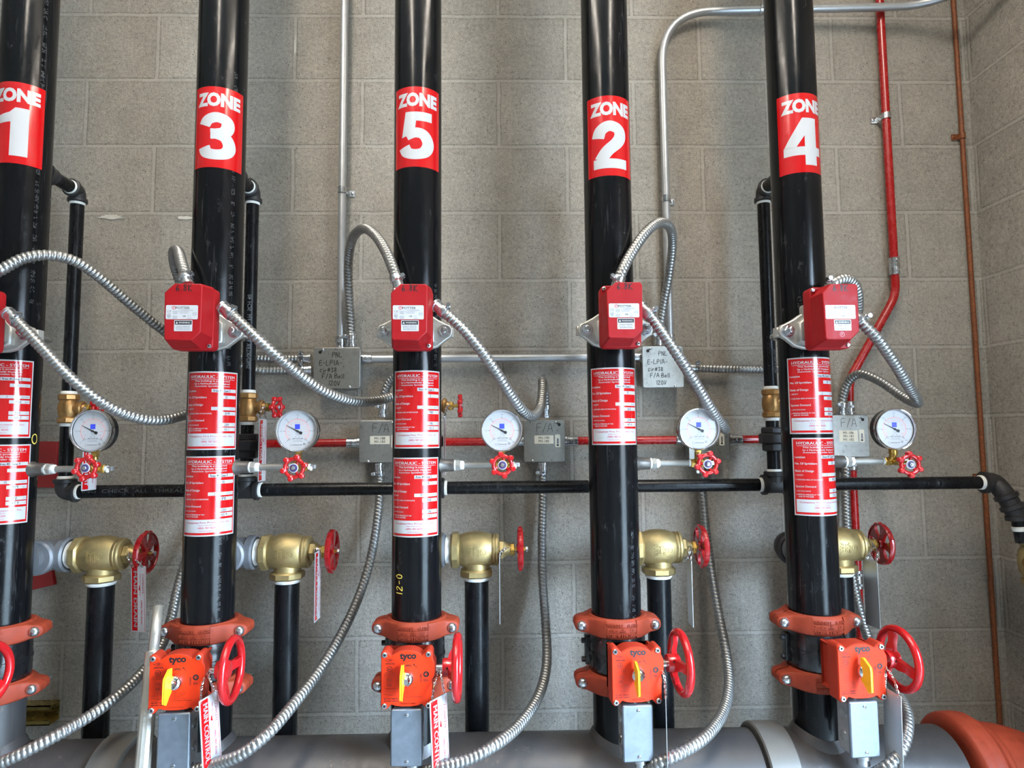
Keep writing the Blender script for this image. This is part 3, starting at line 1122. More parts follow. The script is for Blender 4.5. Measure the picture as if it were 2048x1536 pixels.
def cover_plate(m):
    m.prism(inset(cover_outline(), .0012), .1655, .1680, 'orange_plate', bev=.0008)
    mp = lifted(flat((0, FYV, 0)), .0002)
    K, D = 'ink_black', 'ink_orange'
    m.text('tyco', .003, .0425, .0125, mp, K, .045, 'c', .034)
    m.text('BFV-300 GROOVED', .003, .0365, .0026, mp, D, 0, 'c', .030)
    m.text('OPEN', .003, .0265, .0040, mp, K, .02, 'c')
    m.stroke([(.0145, .0310), (.0215, .0245)], .0009, mp, K, False)
    m.poly2([(.0135, .0320), (.0172, .0312), (.0148, .0288)], mp, K)
    mv = lambda a, h: mp(-h + .031, a - .0045)
    m.text('CLOSED', 0, 0, .0034, mv, K, .015)
    # approval marks
    m.stroke([(-.043, .0395), (-.0335, .0430), (-.024, .0395), (-.0335, .0360), (-.043, .0395)], .0007, mp, K, False)
    m.text('FM', -.0335, .0380, .0034, mp, K, .015, 'c')
    m.text('APPROVED', -.0335, .0312, .0032, mp, K, .015, 'c', .019)
    ci = lambda cx, cy, r, w: m.stroke([(cx + r * math.cos(q), cy + r * math.sin(q)) for q in [2 * PI * j / 20 for j in range(21)]], w, mp, K, False)
    ci(-.0345, .0225, .0052, .0009)
    m.text('UL', -.0345, .0205, .0040, mp, K, .02, 'c')
    m.text('LISTED 6PKN', -.0345, .0135, .0026, mp, D, .01, 'c')
    m.text('BFV-300 3500 PSI', -.0345, .0092, .0024, mp, D, .01, 'c', .022)
    ci(.0400, .0110, .0044, .0030)
    m.text('G', .0408, .0094, .0034, mp, K, .02, 'c')
    m.text('EAC', .0400, -.0030, .0058, mp, K, .005, 'c', .0095)
    m.stroke([(-.040, .0040), (-.029, .0040), (-.029, -.0045), (-.0345, -.0070), (-.040, -.0045), (-.040, .0040)], .0006, mp, D, False)
    m.text('VdS', -.0345, -.0022, .0042, mp, D, .02, 'c')
    m.text('CE', -.0345, -.0120, .0044, mp, K, .0, 'c', .0085)
    m.text('Fire Device Switch', -.0330, -.0172, .0022, mp, D, .01, 'c')
    for j, (x0, x1, y) in enumerate(((-.046, -.038, -.0225), (-.037, -.030, -.0205), (-.029, -.016, -.0190), (-.029, -.016, -.0225), (-.046, -.037, -.0275), (-.036, -.030, -.0290), (-.029, -.016, -.0270), (-.032, -.016, -.0300))):
        m.stroke([(x0, y), (x1, y)], .0007, mp, D, False)
    m.stroke([(-.033, -.018), (-.033, -.031)], .0005, mp, D, False)
    m.text('5A 125V / 250VAC', -.0455, -.0375, .0027, mp, K, .015)
    m.text('10A 125V / 250VAC', -.0455, -.0422, .0027, mp, K, .015)
    for j, tx in enumerate(('BODY A 395 DI', 'DISC A 395 DI', 'SEAT EPDM', 'SIZE 4 IN  114.3', 'WORKING PRESSURE')):
        m.text(tx, -.002, -.0170 - j * .0044, .0026, mp, D, 0)
    m.text('MADE IN CHINA', .003, -.0480, .0030, mp, D, .01, 'c')


def cover_screw(m, x, z):
    m.lathe([(.0056, 0), (.0056, .0028), (.0045, .0040), (.0026, .0040), (.0022, .0026)], (x, -.1675, z), -Y, 'zinc', 16)
    m.cyl((x, -.168, z), (x, -.1704, z), .0022, 'dark_hole', 6)


def indicator_boss(m):
    m.lathe([(.0145, 0), (.0145, .010), (.0125, .013), (.0085, .015), (.0085, .022), (.0060, .025)], (.001, FYV, .0045), -Y, 'chrome', 28)
    m.box((-.006, FYV - .022, -.004), (.003, .014, .014), 'chrome', .001)


def indicator_flag(m):
    # upright blade, thin in x, standing out toward the room
    pl = [(.012, -.014), (.012, .032), (.022, .034), (.042, .022), (.044, .014), (.044, -.026), (.034, -.031), (.022, -.020)]
    m.prism(pl, -.0022, .0022, 'yellow', (-.006, FYV + .004, .001), (-Y, Z, X), bev=.001)


def hand_wheel(m, R=.062, r=.0082, n_sp=3, dish=.022, hub=.017, mat='red_enamel', ph=.6):
    """axis x, rim at x=0, hub toward -x"""
    m.ring((0, 0, 0), X, R, r, mat, 48, 12)
    m.lathe([(hub * .95, -.030), (hub, -.027), (hub, -.006), (hub * .8, -.003)], (0, 0, 0), X, mat, 24)
    for j in range(n_sp):
        a = ph + 2 * PI * j / n_sp
        d = V((0, math.cos(a), math.sin(a)))
        e = V((0, -math.sin(a), math.cos(a)))
        vs = []
        for rr, xx, w, th in ((hub * .6, -.014, .011, .006), (hub * 1.3, -.012, .0105, .0055), (R * .6, -.006, .0085, .005), (R, 0, .010, .006)):
            for sx, sw in ((-1, -1), (-1, 1), (1, 1), (1, -1)):
                vs.append(d * rr + e * (w * sw) + X * (xx + th * sx))
        fs = []
        for q in range(3):
            for s_ in range(4):
                fs.append([q * 4 + s_, q * 4 + (s_ + 1) % 4, q * 4 + 4 + (s_ + 1) % 4, q * 4 + 4 + s_])
        m.add(vs, fs, mat)


def big_wheel(m):
    hand_wheel(m, .0605, .0085, 3, hub=.0185, ph=1.2)
    m.cyl((-.020, -.0187, .004), (-.020, -.0190, .004), .002, 'dark_hole', 8)


def wheel_shaft(m):
    m.cyl((.050, -.142, .014), (.074, -.142, .014), .0075, 'chrome', 16)
    m.cyl((.050, -.142, .014), (.058, -.142, .014), .013, 'orange_housing', 20)


def tamper_body(m):
    m.box((0, -.1405, -.114), (.060, .043, .105), 'galvanised', .004)
    for z in (-.090, -.135):
        m.lathe([(.0105, 0), (.0105, .0012)], (-.030, -.1400, z), -X, 'zinc', 18)
        m.lathe([(.0105, 0), (.0105, .0012)], (.030, -.1400, z), X, 'zinc', 18)
    m.cyl((0, -.130, -.063), (0, -.130, -.045), .012, 'galvanised', 14)
    m.lathe([(.014, 0), (.014, .006), (.0175, .007), (.0175, .016), (.0135, .018), (.0135, .030)], (.012, -.140, -.166), -Z, 'zinc', 20)


def tamper_lid(m):
    m.prism(rrect(.0645, .113, .005), .162, .169, 'switch_cover', (0, 0, -.114), bev=.0032)


def lid_screw(m, z):
    m.lathe([(.0036, 0), (.0034, .0016), (.0018, .0022)], (.001, -.169, z), -Y, 'zinc', 14)
    m.box((.001, -.1713, z), (.0052, .0004, .0010), 'dark_hole')


ROT = {1: -0.10, 3: 0.065, 5: 0.005, 2: 0.065, 4: 0.085}
for k in ORDER:
    t = thing('butterfly_valve', (RX[k], -RW, Z_VALVE), 'butterfly valve with orange gear housing at the foot of the zone %d riser' % k, 'valve', 'butterfly valves', ROT[k])
    put('valve_body', shared('valve_body', valve_body), t, 'black valve body')
    put('gear_housing', shared('gear_housing', housing), t)
    cp = put('cover_plate', shared('cover_plate', cover_plate), t, 'bright orange front plate with black lettering')
    for i, (sx, sz) in enumerate(((-1, 1), (1, 1), (-1, -1), (1, -1))):
        put('screw', shared('cover_screw%d' % i, lambda m: cover_screw(m, sx * .0445, sz * .0505)), cp, 'bright zinc screw')
    put('indicator_boss', shared('indicator_boss', indicator_boss), t, 'shiny metal boss')
    put('indicator_flag', shared('indicator_flag', indicator_flag), t, 'yellow indicator blade')
    wh = put('handwheel', shared('big_wheel', big_wheel), t, 'red spoked handwheel')
    wh.location = (.102, -.142, .015)
    wh.rotation_euler = ({1: .2, 3: .9, 5: 0, 2: -.2, 4: .15}[k], 0, 0)
    put('wheel_shaft', shared('wheel_shaft', wheel_shaft), t)
    sb = put('switch_box', shared('tamper_body', tamper_body), t, 'grey metal tamper switch box')
    put('box_lid', shared('tamper_lid', tamper_lid), sb)
    for z in (-.0685, -.1595):
        put('screw', shared('lid_screw%d' % (z * 1e4), lambda m: lid_screw(m, z)), sb)


# ------------------------------------------------------------------ flow switches (red boxes)
def switch_cover_(m):
    m.prism(rrect(.088, .138, .010), .100, .132, 'red_box', bev=.002)
    front = [(-.038, -.052), (-.034, -.056), (.018, -.056), (.0365, -.038), (.0375, .060), (.033, .0655), (-.020, .0655), (-.040, .046)]
    bk = [(-.0435, -.064), (-.040, -.0675), (.019, -.0675), (.0430, -.043), (.0435, .064), (.040, .0685), (-.019, .0685), (-.0435, .044)]
    n = len(front)
    vs = [V((p[0], -.130, p[1])) for p in bk]
    vs += [V((a[0] * .96 + b[0] * .04, -.1765, a[1] * .96 + b[1] * .04)) for a, b in zip(front, bk)]
    vs += [V((p[0], -.1790, p[1])) for p in inset(front, .0005)]
    vs += [V((p[0], -.1800, p[1])) for p in inset(front, .0022)]
    fs = []
    for i in range(3):
        for j in range(n):
            fs.append([i * n + j, i * n + (j + 1) % n, (i + 1) * n + (j + 1) % n, (i + 1) * n + j])
    fs.append([3 * n + j for j in range(n)])
    m.add(vs, fs, 'red_box')
    mp = lifted(flat((0, -.1800, 0)), .0002)
    m.hand('6.8K', -.0165, .0500, .0130, mp, 'ink_black', .0019, .32)
    m.stroke([(-.0015 + .0048 * math.cos(q), -.0445 + .0048 * math.sin(q)) for q in [2 * PI * j / 18 for j in range(19)]], .0006, mp, 'red_dark_enamel', False)
    m.text('P', -.0015, -.0467, .0045, mp, 'red_dark_enamel', 0, 'c')


def switch_nameplate(m):
    m.prism(rrect(.065, .0300, .0025, 4), .1800, .1804, 'white_print', (-.003, 0, .004))
    mp = lifted(flat((-.003, -.1804, .004)), .0002)
    K, G = 'ink_black', 'ink_grey'
    m.text('POTTER', .0015, .0068, .0050, mp, K, .004, 'c', .0285)
    m.stroke([(-.0165 + .0036 * math.cos(q), .0095 + .0036 * math.sin(q)) for q in [2 * PI * j / 18 for j in range(19)]], .0008, mp, 'label_red', False)
    m.text('P', -.0165, .0074, .0042, mp, 'label_red', .01, 'c')
    m.text('The Symbol of Protection', .0100, .0042, .0018, mp, G, 0, 'c')
    m.stroke([(-.022, .0030), (.024, .0030)], .0003, mp, G, False)
    m.text('St. Louis, Missouri', .004, .0003, .0021, mp, G, 0, 'c')
    m.text('Model Number', .004, -.0028, .0021, mp, G, 0, 'c')
    m.text('VSR', .005, -.0100, .0030, mp, K, .01, 'c')
    m.text('C E', -.0260, .0000, .0038, mp, K, .0, 'c')
    m.text('CPR 0786', -.0258, -.0030, .0014, mp, G, 0, 'c')
    for (cx, cy, r) in ((-.0258, -.0075, .0032), (.0258, -.0035, .0036)):
        m.stroke([(cx + r * math.cos(q), cy + r * math.sin(q)) for q in [2 * PI * j / 16 for j in range(17)]], .0005, mp, K if cx < 0 else G, False)
    m.text('UL', -.0258, -.0090, .0028, mp, K, .01, 'c')
    m.text('LPCB', .0258, -.0045, .0020, mp, G, 0, 'c')
    m.text('LISTED', -.0258, -.0132, .0014, mp, K, 0, 'c')
    m.stroke([(.0115, -.0085), (.0155, -.0060), (.0195, -.0085), (.0155, -.0110), (.0115, -.0085)], .0004, mp, G, False)
    for j, y in enumerate((.0012, -.0010, -.0032, -.0085, -.0110, -.0130)):
        m.stroke([(-.018, y), (-.009, y)], .0007, mp, G, False)
    m.stroke([(.011, -.0130), (.020, -.0130)], .0006, mp, G, False)


def switch_warning(m):
    m.prism(rrect(.0370, .0235, .0015, 4), .1800, .1804, 'white_print', (.0005, 0, -.0245))
    mp = lifted(flat((.0005, -.1804, -.0245)), .0002)
    m.quadstrip(-.0170, .0022, .0170, .0104, mp, 'ink_black', .1)
    m2 = lifted(flat((.0005, -.1804, -.0245)), .0004)
    m.text('WARNING', .0025, .0042, .0042, m2, 'white_print', .02, 'c', .0235)
    m.poly2([(-.0155, .0040), (-.0105, .0040), (-.0130, .0088)], m2, 'white_print')
    for tx, y in (('Hazardous Voltage May', -.0020), ('Be Present. Disconnect', -.0055), ('Power Before Servicing.', -.0090)):
        m.text(tx, 0, y, .0022, mp, 'ink_grey', .01, 'c', .028)


def switch_screw(m, x, z):
    m.lathe([(.0046, 0), (.0044, .003), (.0024, .004)], (x, -.1318, z), -Y, 'zinc', 14)
    m.cyl((x, -.1350, z), (x, -.1360, z), .0016, 'dark_hole', 8)


def switch_bracket(m):
    half = [(.0, .026), (.036, .020), (.054, .008), (.075, -.003)] + circle(.0190, 8, (.0680, -.0190), .9, -1.25) + [(.052, -.055), (.030, -.061), (0, -.062)]
    full = [(-p[0], p[1]) for p in half] + [p for p in reversed(half)]
    full = [p for i, p in enumerate(full) if i == 0 or (abs(p[0] - full[i - 1][0]) + abs(p[1] - full[i - 1][1])) > 1e-6]
    if sum(full[i - 1][0] * full[i][1] - full[i][0] * full[i - 1][1] for i in range(len(full))) < 0:
        full.reverse()
    full = full[:-1] if (V(full[0]) - V(full[-1])).length < 1e-6 else full
    m.prism(full, .056, .070, 'cast_alloy', bev=.003)
    m.box((0, -.076, .000), (.066, .052, .086), 'cast_alloy', .008)
    for s in (-1, 1):
        m.prism([(p[0] * s, p[1]) for p in ((.030, -.052), (.047, -.046), (.047, -.002), (.030, .014))][::s], .068, .084, 'cast_alloy', bev=.006)
        m.prism([(p[0] * s, p[1]) for p in ((.042, -.030), (.088, -.030), (.088, -.008), (.042, -.008))][::s], .036, .058, 'cast_alloy', bev=.003)
    m.cyl((0, -.095, -.004), (0, -.104, -.004), .036, 'cast_alloy', 24)


def ubolt(m):
    pts = [V((-.068, -.090, -.019)), V((-.068, 0, -.019))]
    for j in range(13):
        a = PI + PI * j / 12
        pts.append(V((.068 * math.cos(a), -.068 * math.sin(a), -.019)))
    pts += [V((.068, 0, -.019)), V((.068, -.090, -.019))]
    m.tube(pts, .0062, 'zinc', 10)


def switch_nut(m, s):
    x = .068 * s
    m.lathe([(.0150, 0), (.0150, .0018)], (x, -.070, -.019), -Y, 'zinc', 20)
    m.hexn((x, -.0716, -.019), (x, -.0830, -.019), .0120, 'zinc')
    m.lathe([(.0066, 0), (.0066, .0095), (.0050, .0108)], (x, -.083, -.019), -Y, 'zinc', 16)


FSZ = {1: 1.838, 3: 1.840, 5: 1.8375, 2: 1.8395, 4: 1.834}
FSR = {1: 0.055, 3: 0.055, 5: 0.035, 2: 0.01, 4: 0.01}
for k in ORDER:
    t = thing('flow_switch', (RX[k], -RW, FSZ[k]), 'red waterflow switch box strapped to the zone %d riser' % k, 'switch', 'red waterflow switches', FSR[k])
    cv = put('switch_cover', shared('switch_cover', switch_cover_), t, 'red box cover marked 6.8K in black ink')
    put('nameplate', shared('switch_nameplate', switch_nameplate), cv, 'white nameplate')
    put('warning_label', shared('switch_warning', switch_warning), cv, 'black and white label reading WARNING')
    for i, (x, z) in enumerate(((-.0370, .0615), (.0368, -.0610))):
        put('screw', shared('switch_screw%d' % i, lambda m: switch_screw(m, x, z)), cv, 'bright screw')
    put('saddle_bracket', shared('switch_bracket', switch_bracket), t, 'silver cast saddle')
    put('clamp_bolt', shared('ubolt', ubolt), t)
    for s in (-1, 1):
        put('nut', shared('switch_nut%d' % s, lambda m: switch_nut(m, s)), t)


# ------------------------------------------------------------------ pressure gauges and their valves
def gauge_case(m):
    m.lathe([(.030, -.002), (.0440, .000), (.0475, .004), (.0478, .026), (.046, .028), (.0458, .028), (.0458, .0225), (0, .0225)], (0, 0, 0), -Y, 'valve_black', 48)


def gauge_bezel(m):
    m.lathe([(.0450, .0210), (.0490, .0215), (.0495, .0240), (.0495, .0310), (.0480, .0335), (.0462, .0330), (.0448, .0310), (.0448, .0280)], (0, 0, 0), -Y, 'chrome', 64, cap=False)


def gauge_dial(m):
    m.lathe([(.0, .0245), (.0452, .0245)], (0, 0, 0), -Y, 'white_print', 48)
    mp = lifted(flat((0, -.0245, 0)), .0002)
    R = .0445
    Rd, K, G = 'ink_pink', 'ink_black', 'ink_grey'
    a_of = lambda v: math.radians(225 - 270 * v)
    m.stroke([(R * .615 * math.cos(a_of(j / 60)), R * .615 * math.sin(a_of(j / 60))) for j in range(61)], .0006, mp, Rd, False)
    for j in range(61):
        a = a_of(j / 60)
        big = j % 10 == 0
        r0, r1 = .62 * R, (.74 if big else .68 if j % 5 == 0 else .66) * R
        m.stroke([(r0 * math.cos(a), r0 * math.sin(a)), (r1 * math.cos(a), r1 * math.sin(a))], .0006 if big else .00032, mp, K if big else Rd, False)
        r0, r1 = (.54 if j % 4 == 0 else .575) * R, .615 * R
        m.stroke([(r0 * math.cos(a), r0 * math.sin(a)), (r1 * math.cos(a), r1 * math.sin(a))], .0004, mp, Rd, False)
    for j, tx in enumerate(('0', '50', '100', '150', '200', '250', '300')):
        a = a_of(j / 6)
        m.text(tx, .84 * R * math.cos(a), .84 * R * math.sin(a) - .0015, .0030, mp, G, .0, 'c')
    for j, tx in enumerate(('200', '400', '600', '800', '1000', '1200', '1400', '1600', '1800', '2000')):
        a = a_of((j + .6) / 10.2)
        m.text(tx, .46 * R * math.cos(a), .46 * R * math.sin(a) - .001, .0023, mp, Rd, 0, 'c')
    m.quadstrip(-.0058, .0044, .0058, .0158, mp, 'ink_blue', .1)
    for tx, y, sz, w in (('BAR x100', -.0070, .0016, None), ('kPa/psi', -.0098, .0016, None), ('AIR-WATER', -.0190, .0030, .0250), ('MAXIMUM WORKING PRESSURE', -.0225, .0015, .020),
                         ('NOT FOR USE WITH OXYGEN', -.0250, .0015, .024), ('SPRINKLER', -.0335, .0027, .0210), ('NAME AND ADDRESS ON FILE', -.0378, .0011, .016)):
        m.text(tx, .001, y, sz, mp, K if sz > .0025 else G, 0, 'c', w)
    for x in (-.0035, .0045):
        m.stroke([(x + .001 * math.cos(q), -.0133 + .001 * math.sin(q)) for q in [2 * PI * j / 8 for j in range(9)]], .0006, mp, G, False)
    for s in (-1, 1):
        q = [(-.0205 * 1, -.0185), (-.0165, -.0215), (-.0145, -.0195), (-.0185, -.0160), (-.0205, -.0185)]
        m.stroke([(p[0] * -s if s > 0 else p[0], p[1]) for p in q] if s < 0 else [(-p[0] + .001, p[1]) for p in q], .0005, mp, K, False)
    for cx, cy in ((.0165, -.0300), (-.0135, -.0325)):
        m.stroke([(cx + .0026 * math.cos(q), cy + .0026 * math.sin(q)) for q in [2 * PI * j / 14 for j in range(15)]], .0005, mp, K if cx > 0 else G, False)
    m.text('UL', .0165, -.0312, .0024, mp, K, .01, 'c')


def gauge_needle(m):
    a = math.radians(152)
    u, v = V((math.cos(a), 0, math.sin(a))), V((-math.sin(a), 0, math.cos(a)))
    pl = [(.0285, .0002), (.002, .0012), (-.002, .0022), (-.0055, .0014), (-.0075, .0034), (-.0125, .0028), (-.0125, -.0028), (-.0075, -.0034), (-.0055, -.0014), (-.002, -.0022), (.002, -.0012), (.0285, -.0002)]
    m.prism(pl[::-1], .0253, .0259, 'ink_black', (0, 0, 0), (u, v, -Y))
    m.lathe([(.0024, .0250), (.0024, .0268), (.0015, .0272)], (0, 0, 0), -Y, 'ink_black', 14)


def gauge_lens(m):
    m.lathe([(.0452, .0285), (.0452, .0290), (.0, .0296)], (0, 0, 0), -Y, 'glass', 48, cap=False)


def gauge_stem(m):
    m.hexn((0, -.012, -.045), (0, -.012, -.060), .0085, 'brass', 4, ref=(1, 1, 0))
    m.cyl((0, -.012, -.058), (0, -.012, -.066), .0070, 'brass', 14)


def gv_nipple(m):
    m.hexn((-.1130, 0, 0), (-.1020, 0, 0), .0140, 'pipe_zinc')
    m.lathe([(.0122, -.1175), (.0130, -.1125)], (0, 0, 0), X, 'ptfe_tape', 16)
    m.lathe([(.0105, -.102), (.0105, -.096), (.0078, -.093)], (0, 0, 0), X, 'ptfe_tape', 16)
    m.cyl((-.100, 0, 0), (-.018, 0, 0), .0074, 'pipe_zinc', 18)
    m.lathe([(.0082, -.024), (.0084, -.019)], (0, 0, 0), X, 'ptfe_tape', 16)


def gv_body(m):
    m.hexn((-.020, 0, 0), (-.010, 0, 0), .0108, 'brass')
    m.cyl((-.011, 0, 0), (.014, 0, 0), .0092, 'brass', 18)
    m.hexn((.012, 0, 0), (.020, 0, 0), .0108, 'brass')
    m.cyl((-.004, 0, 0), (-.004, -.012, .018), .008, 'brass', 16)
    m.cyl((-.004, -.012, .014), (-.004, -.012, .026), .0088, 'brass', 16)
    m.cyl((0, 0, 0), (.002, -.024, 0), .0088, 'brass', 18)
    m.hexn((.002, -.020, 0), (.002, -.032, 0), .0098, 'brass')
    m.cyl((.002, -.030, 0), (.002, -.060, 0), .0034, 'brass', 12)


def gv_plug(m):
    m.cyl((.020, 0, 0), (.025, 0, 0), .0070, 'ptfe_tape', 14)
    m.box((.031, 0, 0), (.013, .010, .010), 'galvanised', .0015)
    m.box((.027, -.004, -.004), (.006, .006, .010), 'ptfe_tape', .002)


def petal_wheel(m):
    """axis y, six lobes"""
    m.ring((0, 0, 0), Y, .0205, .0046, 'red_enamel', 36, 10)
    for j in range(6):
        a = 2 * PI * j / 6 + PI / 6 * 2 - .52
        c = V((.0248 * math.cos(a), 0, .0248 * math.sin(a)))
        m.lathe([(.0045, -.0065), (.0062, -.0050), (.0066, 0), (.0062, .0050), (.0040, .0068)], c, -Y, 'red_enamel', 14)
    for j in range(3):
        a = 2 * PI * j / 3 + PI / 2 - .3
        d = V((math.cos(a), 0, math.sin(a)))
        m.tube([d * .004, d * .012 + V((0, .003, 0)), d * .0205], .0034, 'red_enamel', 8)
    m.lathe([(.0065, -.006), (.0070, .0)], (0, 0, 0), -Y, 'red_enamel', 16)


def petal_disc(m):
    m.lathe([(.0105, 0), (.0105, .0012), (.0098, .0016), (.0068, .0016)], (0, -.002, 0), -Y, 'white_print', 24)
    m.lathe([(.0086, 0), (.0086, .0006), (.006, .0006)], (0, -.0034, 0), -Y, 'disc_purple', 24)
    m.hexn((0, -.0034, 0), (0, -.0085, 0), .0052, 'zinc')
    m.cyl((0, -.008, 0), (0, -.0105, 0), .0026, 'zinc', 10)


G_PX = {1: (188, 862), 3: (597, 862), 5: (1004, 861), 2: (1398, 858), 4: (1790, 858)}
H_PX = {1: (172, 936), 3: (588, 936), 5: (1005, 930), 2: (1415, 928), 4: (1820, 929)}
for k in ORDER:
    hp = at(*H_PX[k], .397)
    gp = at(*G_PX[k], .365)
    gx = RX[k] + .200
    gp = V(((gp.x + gx) / 2, -RW, gp.z))
    vz = 1.511
    g = thing('pressure_gauge', gp, 'round white dial gauge on the small valve beside the zone %d riser' % k, 'gauge', 'round pressure gauges')
    put('gauge_case', shared('gauge_case', gauge_case), g, 'black case')
    put('bezel', shared('gauge_bezel', gauge_bezel), g, 'chrome ring')
    put('dial', shared('gauge_dial', gauge_dial), g, 'white dial with red and black scale')
    put('needle', shared('gauge_needle', gauge_needle), g, 'black needle')
    put('lens', shared('gauge_lens', gauge_lens), g)
    st = put('stem', shared('gauge_stem', gauge_stem), g, 'brass stem')
    t = thing('gauge_valve', (RX[k] + .204, -RW, vz), 'small brass valve with red six-lobed handle on the zone %d riser' % k, 'valve', 'gauge valves')
    put('nipple', shared('gv_nipple', gv_nipple), t, 'grey steel nipple with white thread tape')
    put('brass_body', shared('gv_body', gv_body), t)
    put('plug', shared('gv_plug', gv_plug), t)
    hw = put('handle', shared('petal_wheel', petal_wheel), t, 'red six-lobed handle')
    hw.location = (hp.x - (RX[k] + .204), -.062, hp.z - vz)
    hw.rotation_euler = (0, random.uniform(-.3, .3), 0)
    put('name_disc', shared('petal_disc', petal_disc), hw, 'white disc and nut')


# ------------------------------------------------------------------ main drain valves and pipes
def drain_body(m):
    B = 'brass_cast'
    m.hexn((-.064, 0, 0), (-.042, 0, 0), .0460, B, 8, ref=(0, 1, .41))
    m.lathe([(.036, -.046), (.039, -.040), (.0445, -.022), (.0465, -.004), (.0450, .016), (.0405, .034), (.0370, .040)], (0, 0, 0), X, B, 36)
    m.lathe([(.0375, .038), (.0395, .041), (.0395, .046), (.0380, .0475), (.0395, .049), (.0395, .054), (.0360, .057)], (0, 0, 0), X, B, 36)
    m.cyl((0, 0, -.020), (0, 0, -.050), .0335, B, 30)
    m.hexn((0, 0, -.047), (0, 0, -.066), .0430, B, 8, ref=(1, .41, 0))
    mp = wrap(.0462, 0, 0)
    # cast lettering runs down the body
    def body_r(x):
        pr = [(-.046, .036), (-.040, .039), (-.022, .0445), (-.004, .0465), (.016, .0450), (.034, .0405), (.040, .0370)]
        for (x0, r0), (x1, r1) in zip(pr, pr[1:]):
            if x <= x1:
                return r0 + (r1 - r0) * max(0, x - x0) / (x1 - x0)
        return .037
    bm_ = lambda dx: (lambda a, h, lift=0.0: V((h + dx, -math.sqrt(max(1e-6, body_r(h) ** 2 - a * a)) - .0013 - lift, -a)))
    W = .0018
    m.text('FPPI', -.014, -.018, .0085, bm_(0), B, .02, 'l', .028, .004, wall=W)
    m.text('300', -.011, -.006, .0060, bm_(0), B, .02, 'l', .021, .004, wall=W)
    m.text('LISTED', -.013, .003, .0055, bm_(0), B, .02, 'l', .026, .004, wall=W)
    m.stroke([(.0072 * math.cos(q), .019 + .0072 * math.sin(q)) for q in [2 * PI * j / 18 for j in range(19)]], .0014, bm_(0), B, False, wall=W)
    m.text('UL', 0, .0165, .0062, bm_(0), B, .02, 'c', None, .004, wall=W)


def drain_bonnet(m):
    B = 'brass_cast'
    m.hexn((.056, 0, 0), (.071, 0, 0), .0240, B)
    m.lathe([(.0205, .070), (.0150, .080), (.0135, .086)], (0, 0, 0), X, B, 24)
    m.hexn((.085, 0, 0), (.097, 0, 0), .0165, 'brass')
    m.cyl((.096, 0, 0), (.126, 0, 0), .0055, 'brass', 14)
    m.hexn((.124, 0, 0), (.131, 0, 0), .0072, 'zinc')


def drain_wheel(m):
    m.lathe([(.0475, -.006), (.0505, -.0065), (.0525, -.003), (.0525, .004), (.0500, .0068), (.0475, .0055), (.0462, .0), (.0475, -.006)], (0, 0, 0), X, 'red_dark_enamel', 48, cap=False)
    m.lathe([(.011, -.009), (.0125, -.006), (.0125, .004), (.010, .006)], (0, 0, 0), X, 'red_dark_enamel', 20)
    for j in range(5):
        a = 2 * PI * j / 5 + .3
        d, e = V((0, math.cos(a), math.sin(a))), V((0, -math.sin(a), math.cos(a)))
        vs = []
        for rr, w in ((.008, .007), (.024, .0082), (.036, .0110), (.043, .0165), (.049, .0250)):
            for sx, sw in ((-1, -1), (-1, 1), (1, 1), (1, -1)):
                vs.append(d * rr + e * (w * sw) + X * (.004 * sx))
        fs = [[q * 4 + s_, q * 4 + (s_ + 1) % 4, q * 4 + 4 + (s_ + 1) % 4, q * 4 + 4 + s_] for q in range(4) for s_ in range(4)]
        m.add(vs, fs, 'red_dark_enamel')


def drain_elbow(m, mat):
    # from the outlet at the back of the riser round to the valve
    pts = arc_path((-.134, -.045, 0), (-.134, 0, 0), (-.078, 0, 0), r=.045)
    m.tube(pts, .0375, mat, 28)
    m.lathe([(.0375, 0), (.0425, .003), (.0425, .018), (.0375, .022)], (-.100, 0, 0), X, mat, 30)
    m.lathe([(.0375, 0), (.0425, .003), (.0425, .018), (.0375, .022)], (-.134, -.028, 0), -Y, mat, 30)


def drain_tape(m):
    m.lathe([(.0300, -.079), (.0335, -.077), (.0325, -.072), (.0340, -.066), (.0330, -.062)], (0, 0, 0), X, 'ptfe_tape', 28)


def drain_tape_low(m):
    m.lathe([(.0300, .064), (.0335, .066), (.0340, .070), (.0315, .074), (.0310, .075)], (0, 0, 0), -Z, 'ptfe_tape', 28)


DZ, DW = 1.292, 0.2
DX = {1: .145, 3: .1365, 5: .134, 2: .134, 4: .134}
for k in ORDER:
    dx = RX[k] + DX[k]
    t = thing('drain_valve', (dx, -DW, DZ), 'brass angle valve with red handwheel on the main drain of zone %d' % k, 'valve', 'brass main drain valves')
    put('cast_body', shared('drain_body', drain_body), t)
    put('bonnet', shared('drain_bonnet', drain_bonnet), t)
    w = put('handwheel', shared('drain_wheel', drain_wheel), t, 'red handwheel')
    w.location = (.111, 0, .002)
    w.rotation_euler = (random.uniform(0, 1), 0, 0)
    if k == 1:
        w.location.x = .108
    mk = 'grey_fitting' if k in (1, 3, 5) else 'black_iron'
    put('inlet_elbow', shared('drain_elbow_' + mk, lambda m: drain_elbow(m, mk)), t, 'grey pipe elbow')
    put('thread_tape', shared('drain_tape', drain_tape), t, 'white thread tape')
    put('thread_tape', shared('drain_tape_low', drain_tape_low), t, 'white thread tape')
    m = MB()
    m.lathe([(.028, .0), (.03015, .001), (.03015, DZ - .070)], (dx, -DW, 0), Z, 'black_small_pipe', 36)
    single('drain_pipe', m, (dx, -DW, 0), 'upright black drain pipe below the brass valve of zone %d' % k, 'pipe', 'main drain pipes')


# ------------------------------------------------------------------ inspector's test lines
TW = .155
TX = {1: -.115, 3: .351, 5: .832, 2: 1.287, 4: 1.739}
HZ = 1.444
ZTV = 1.659


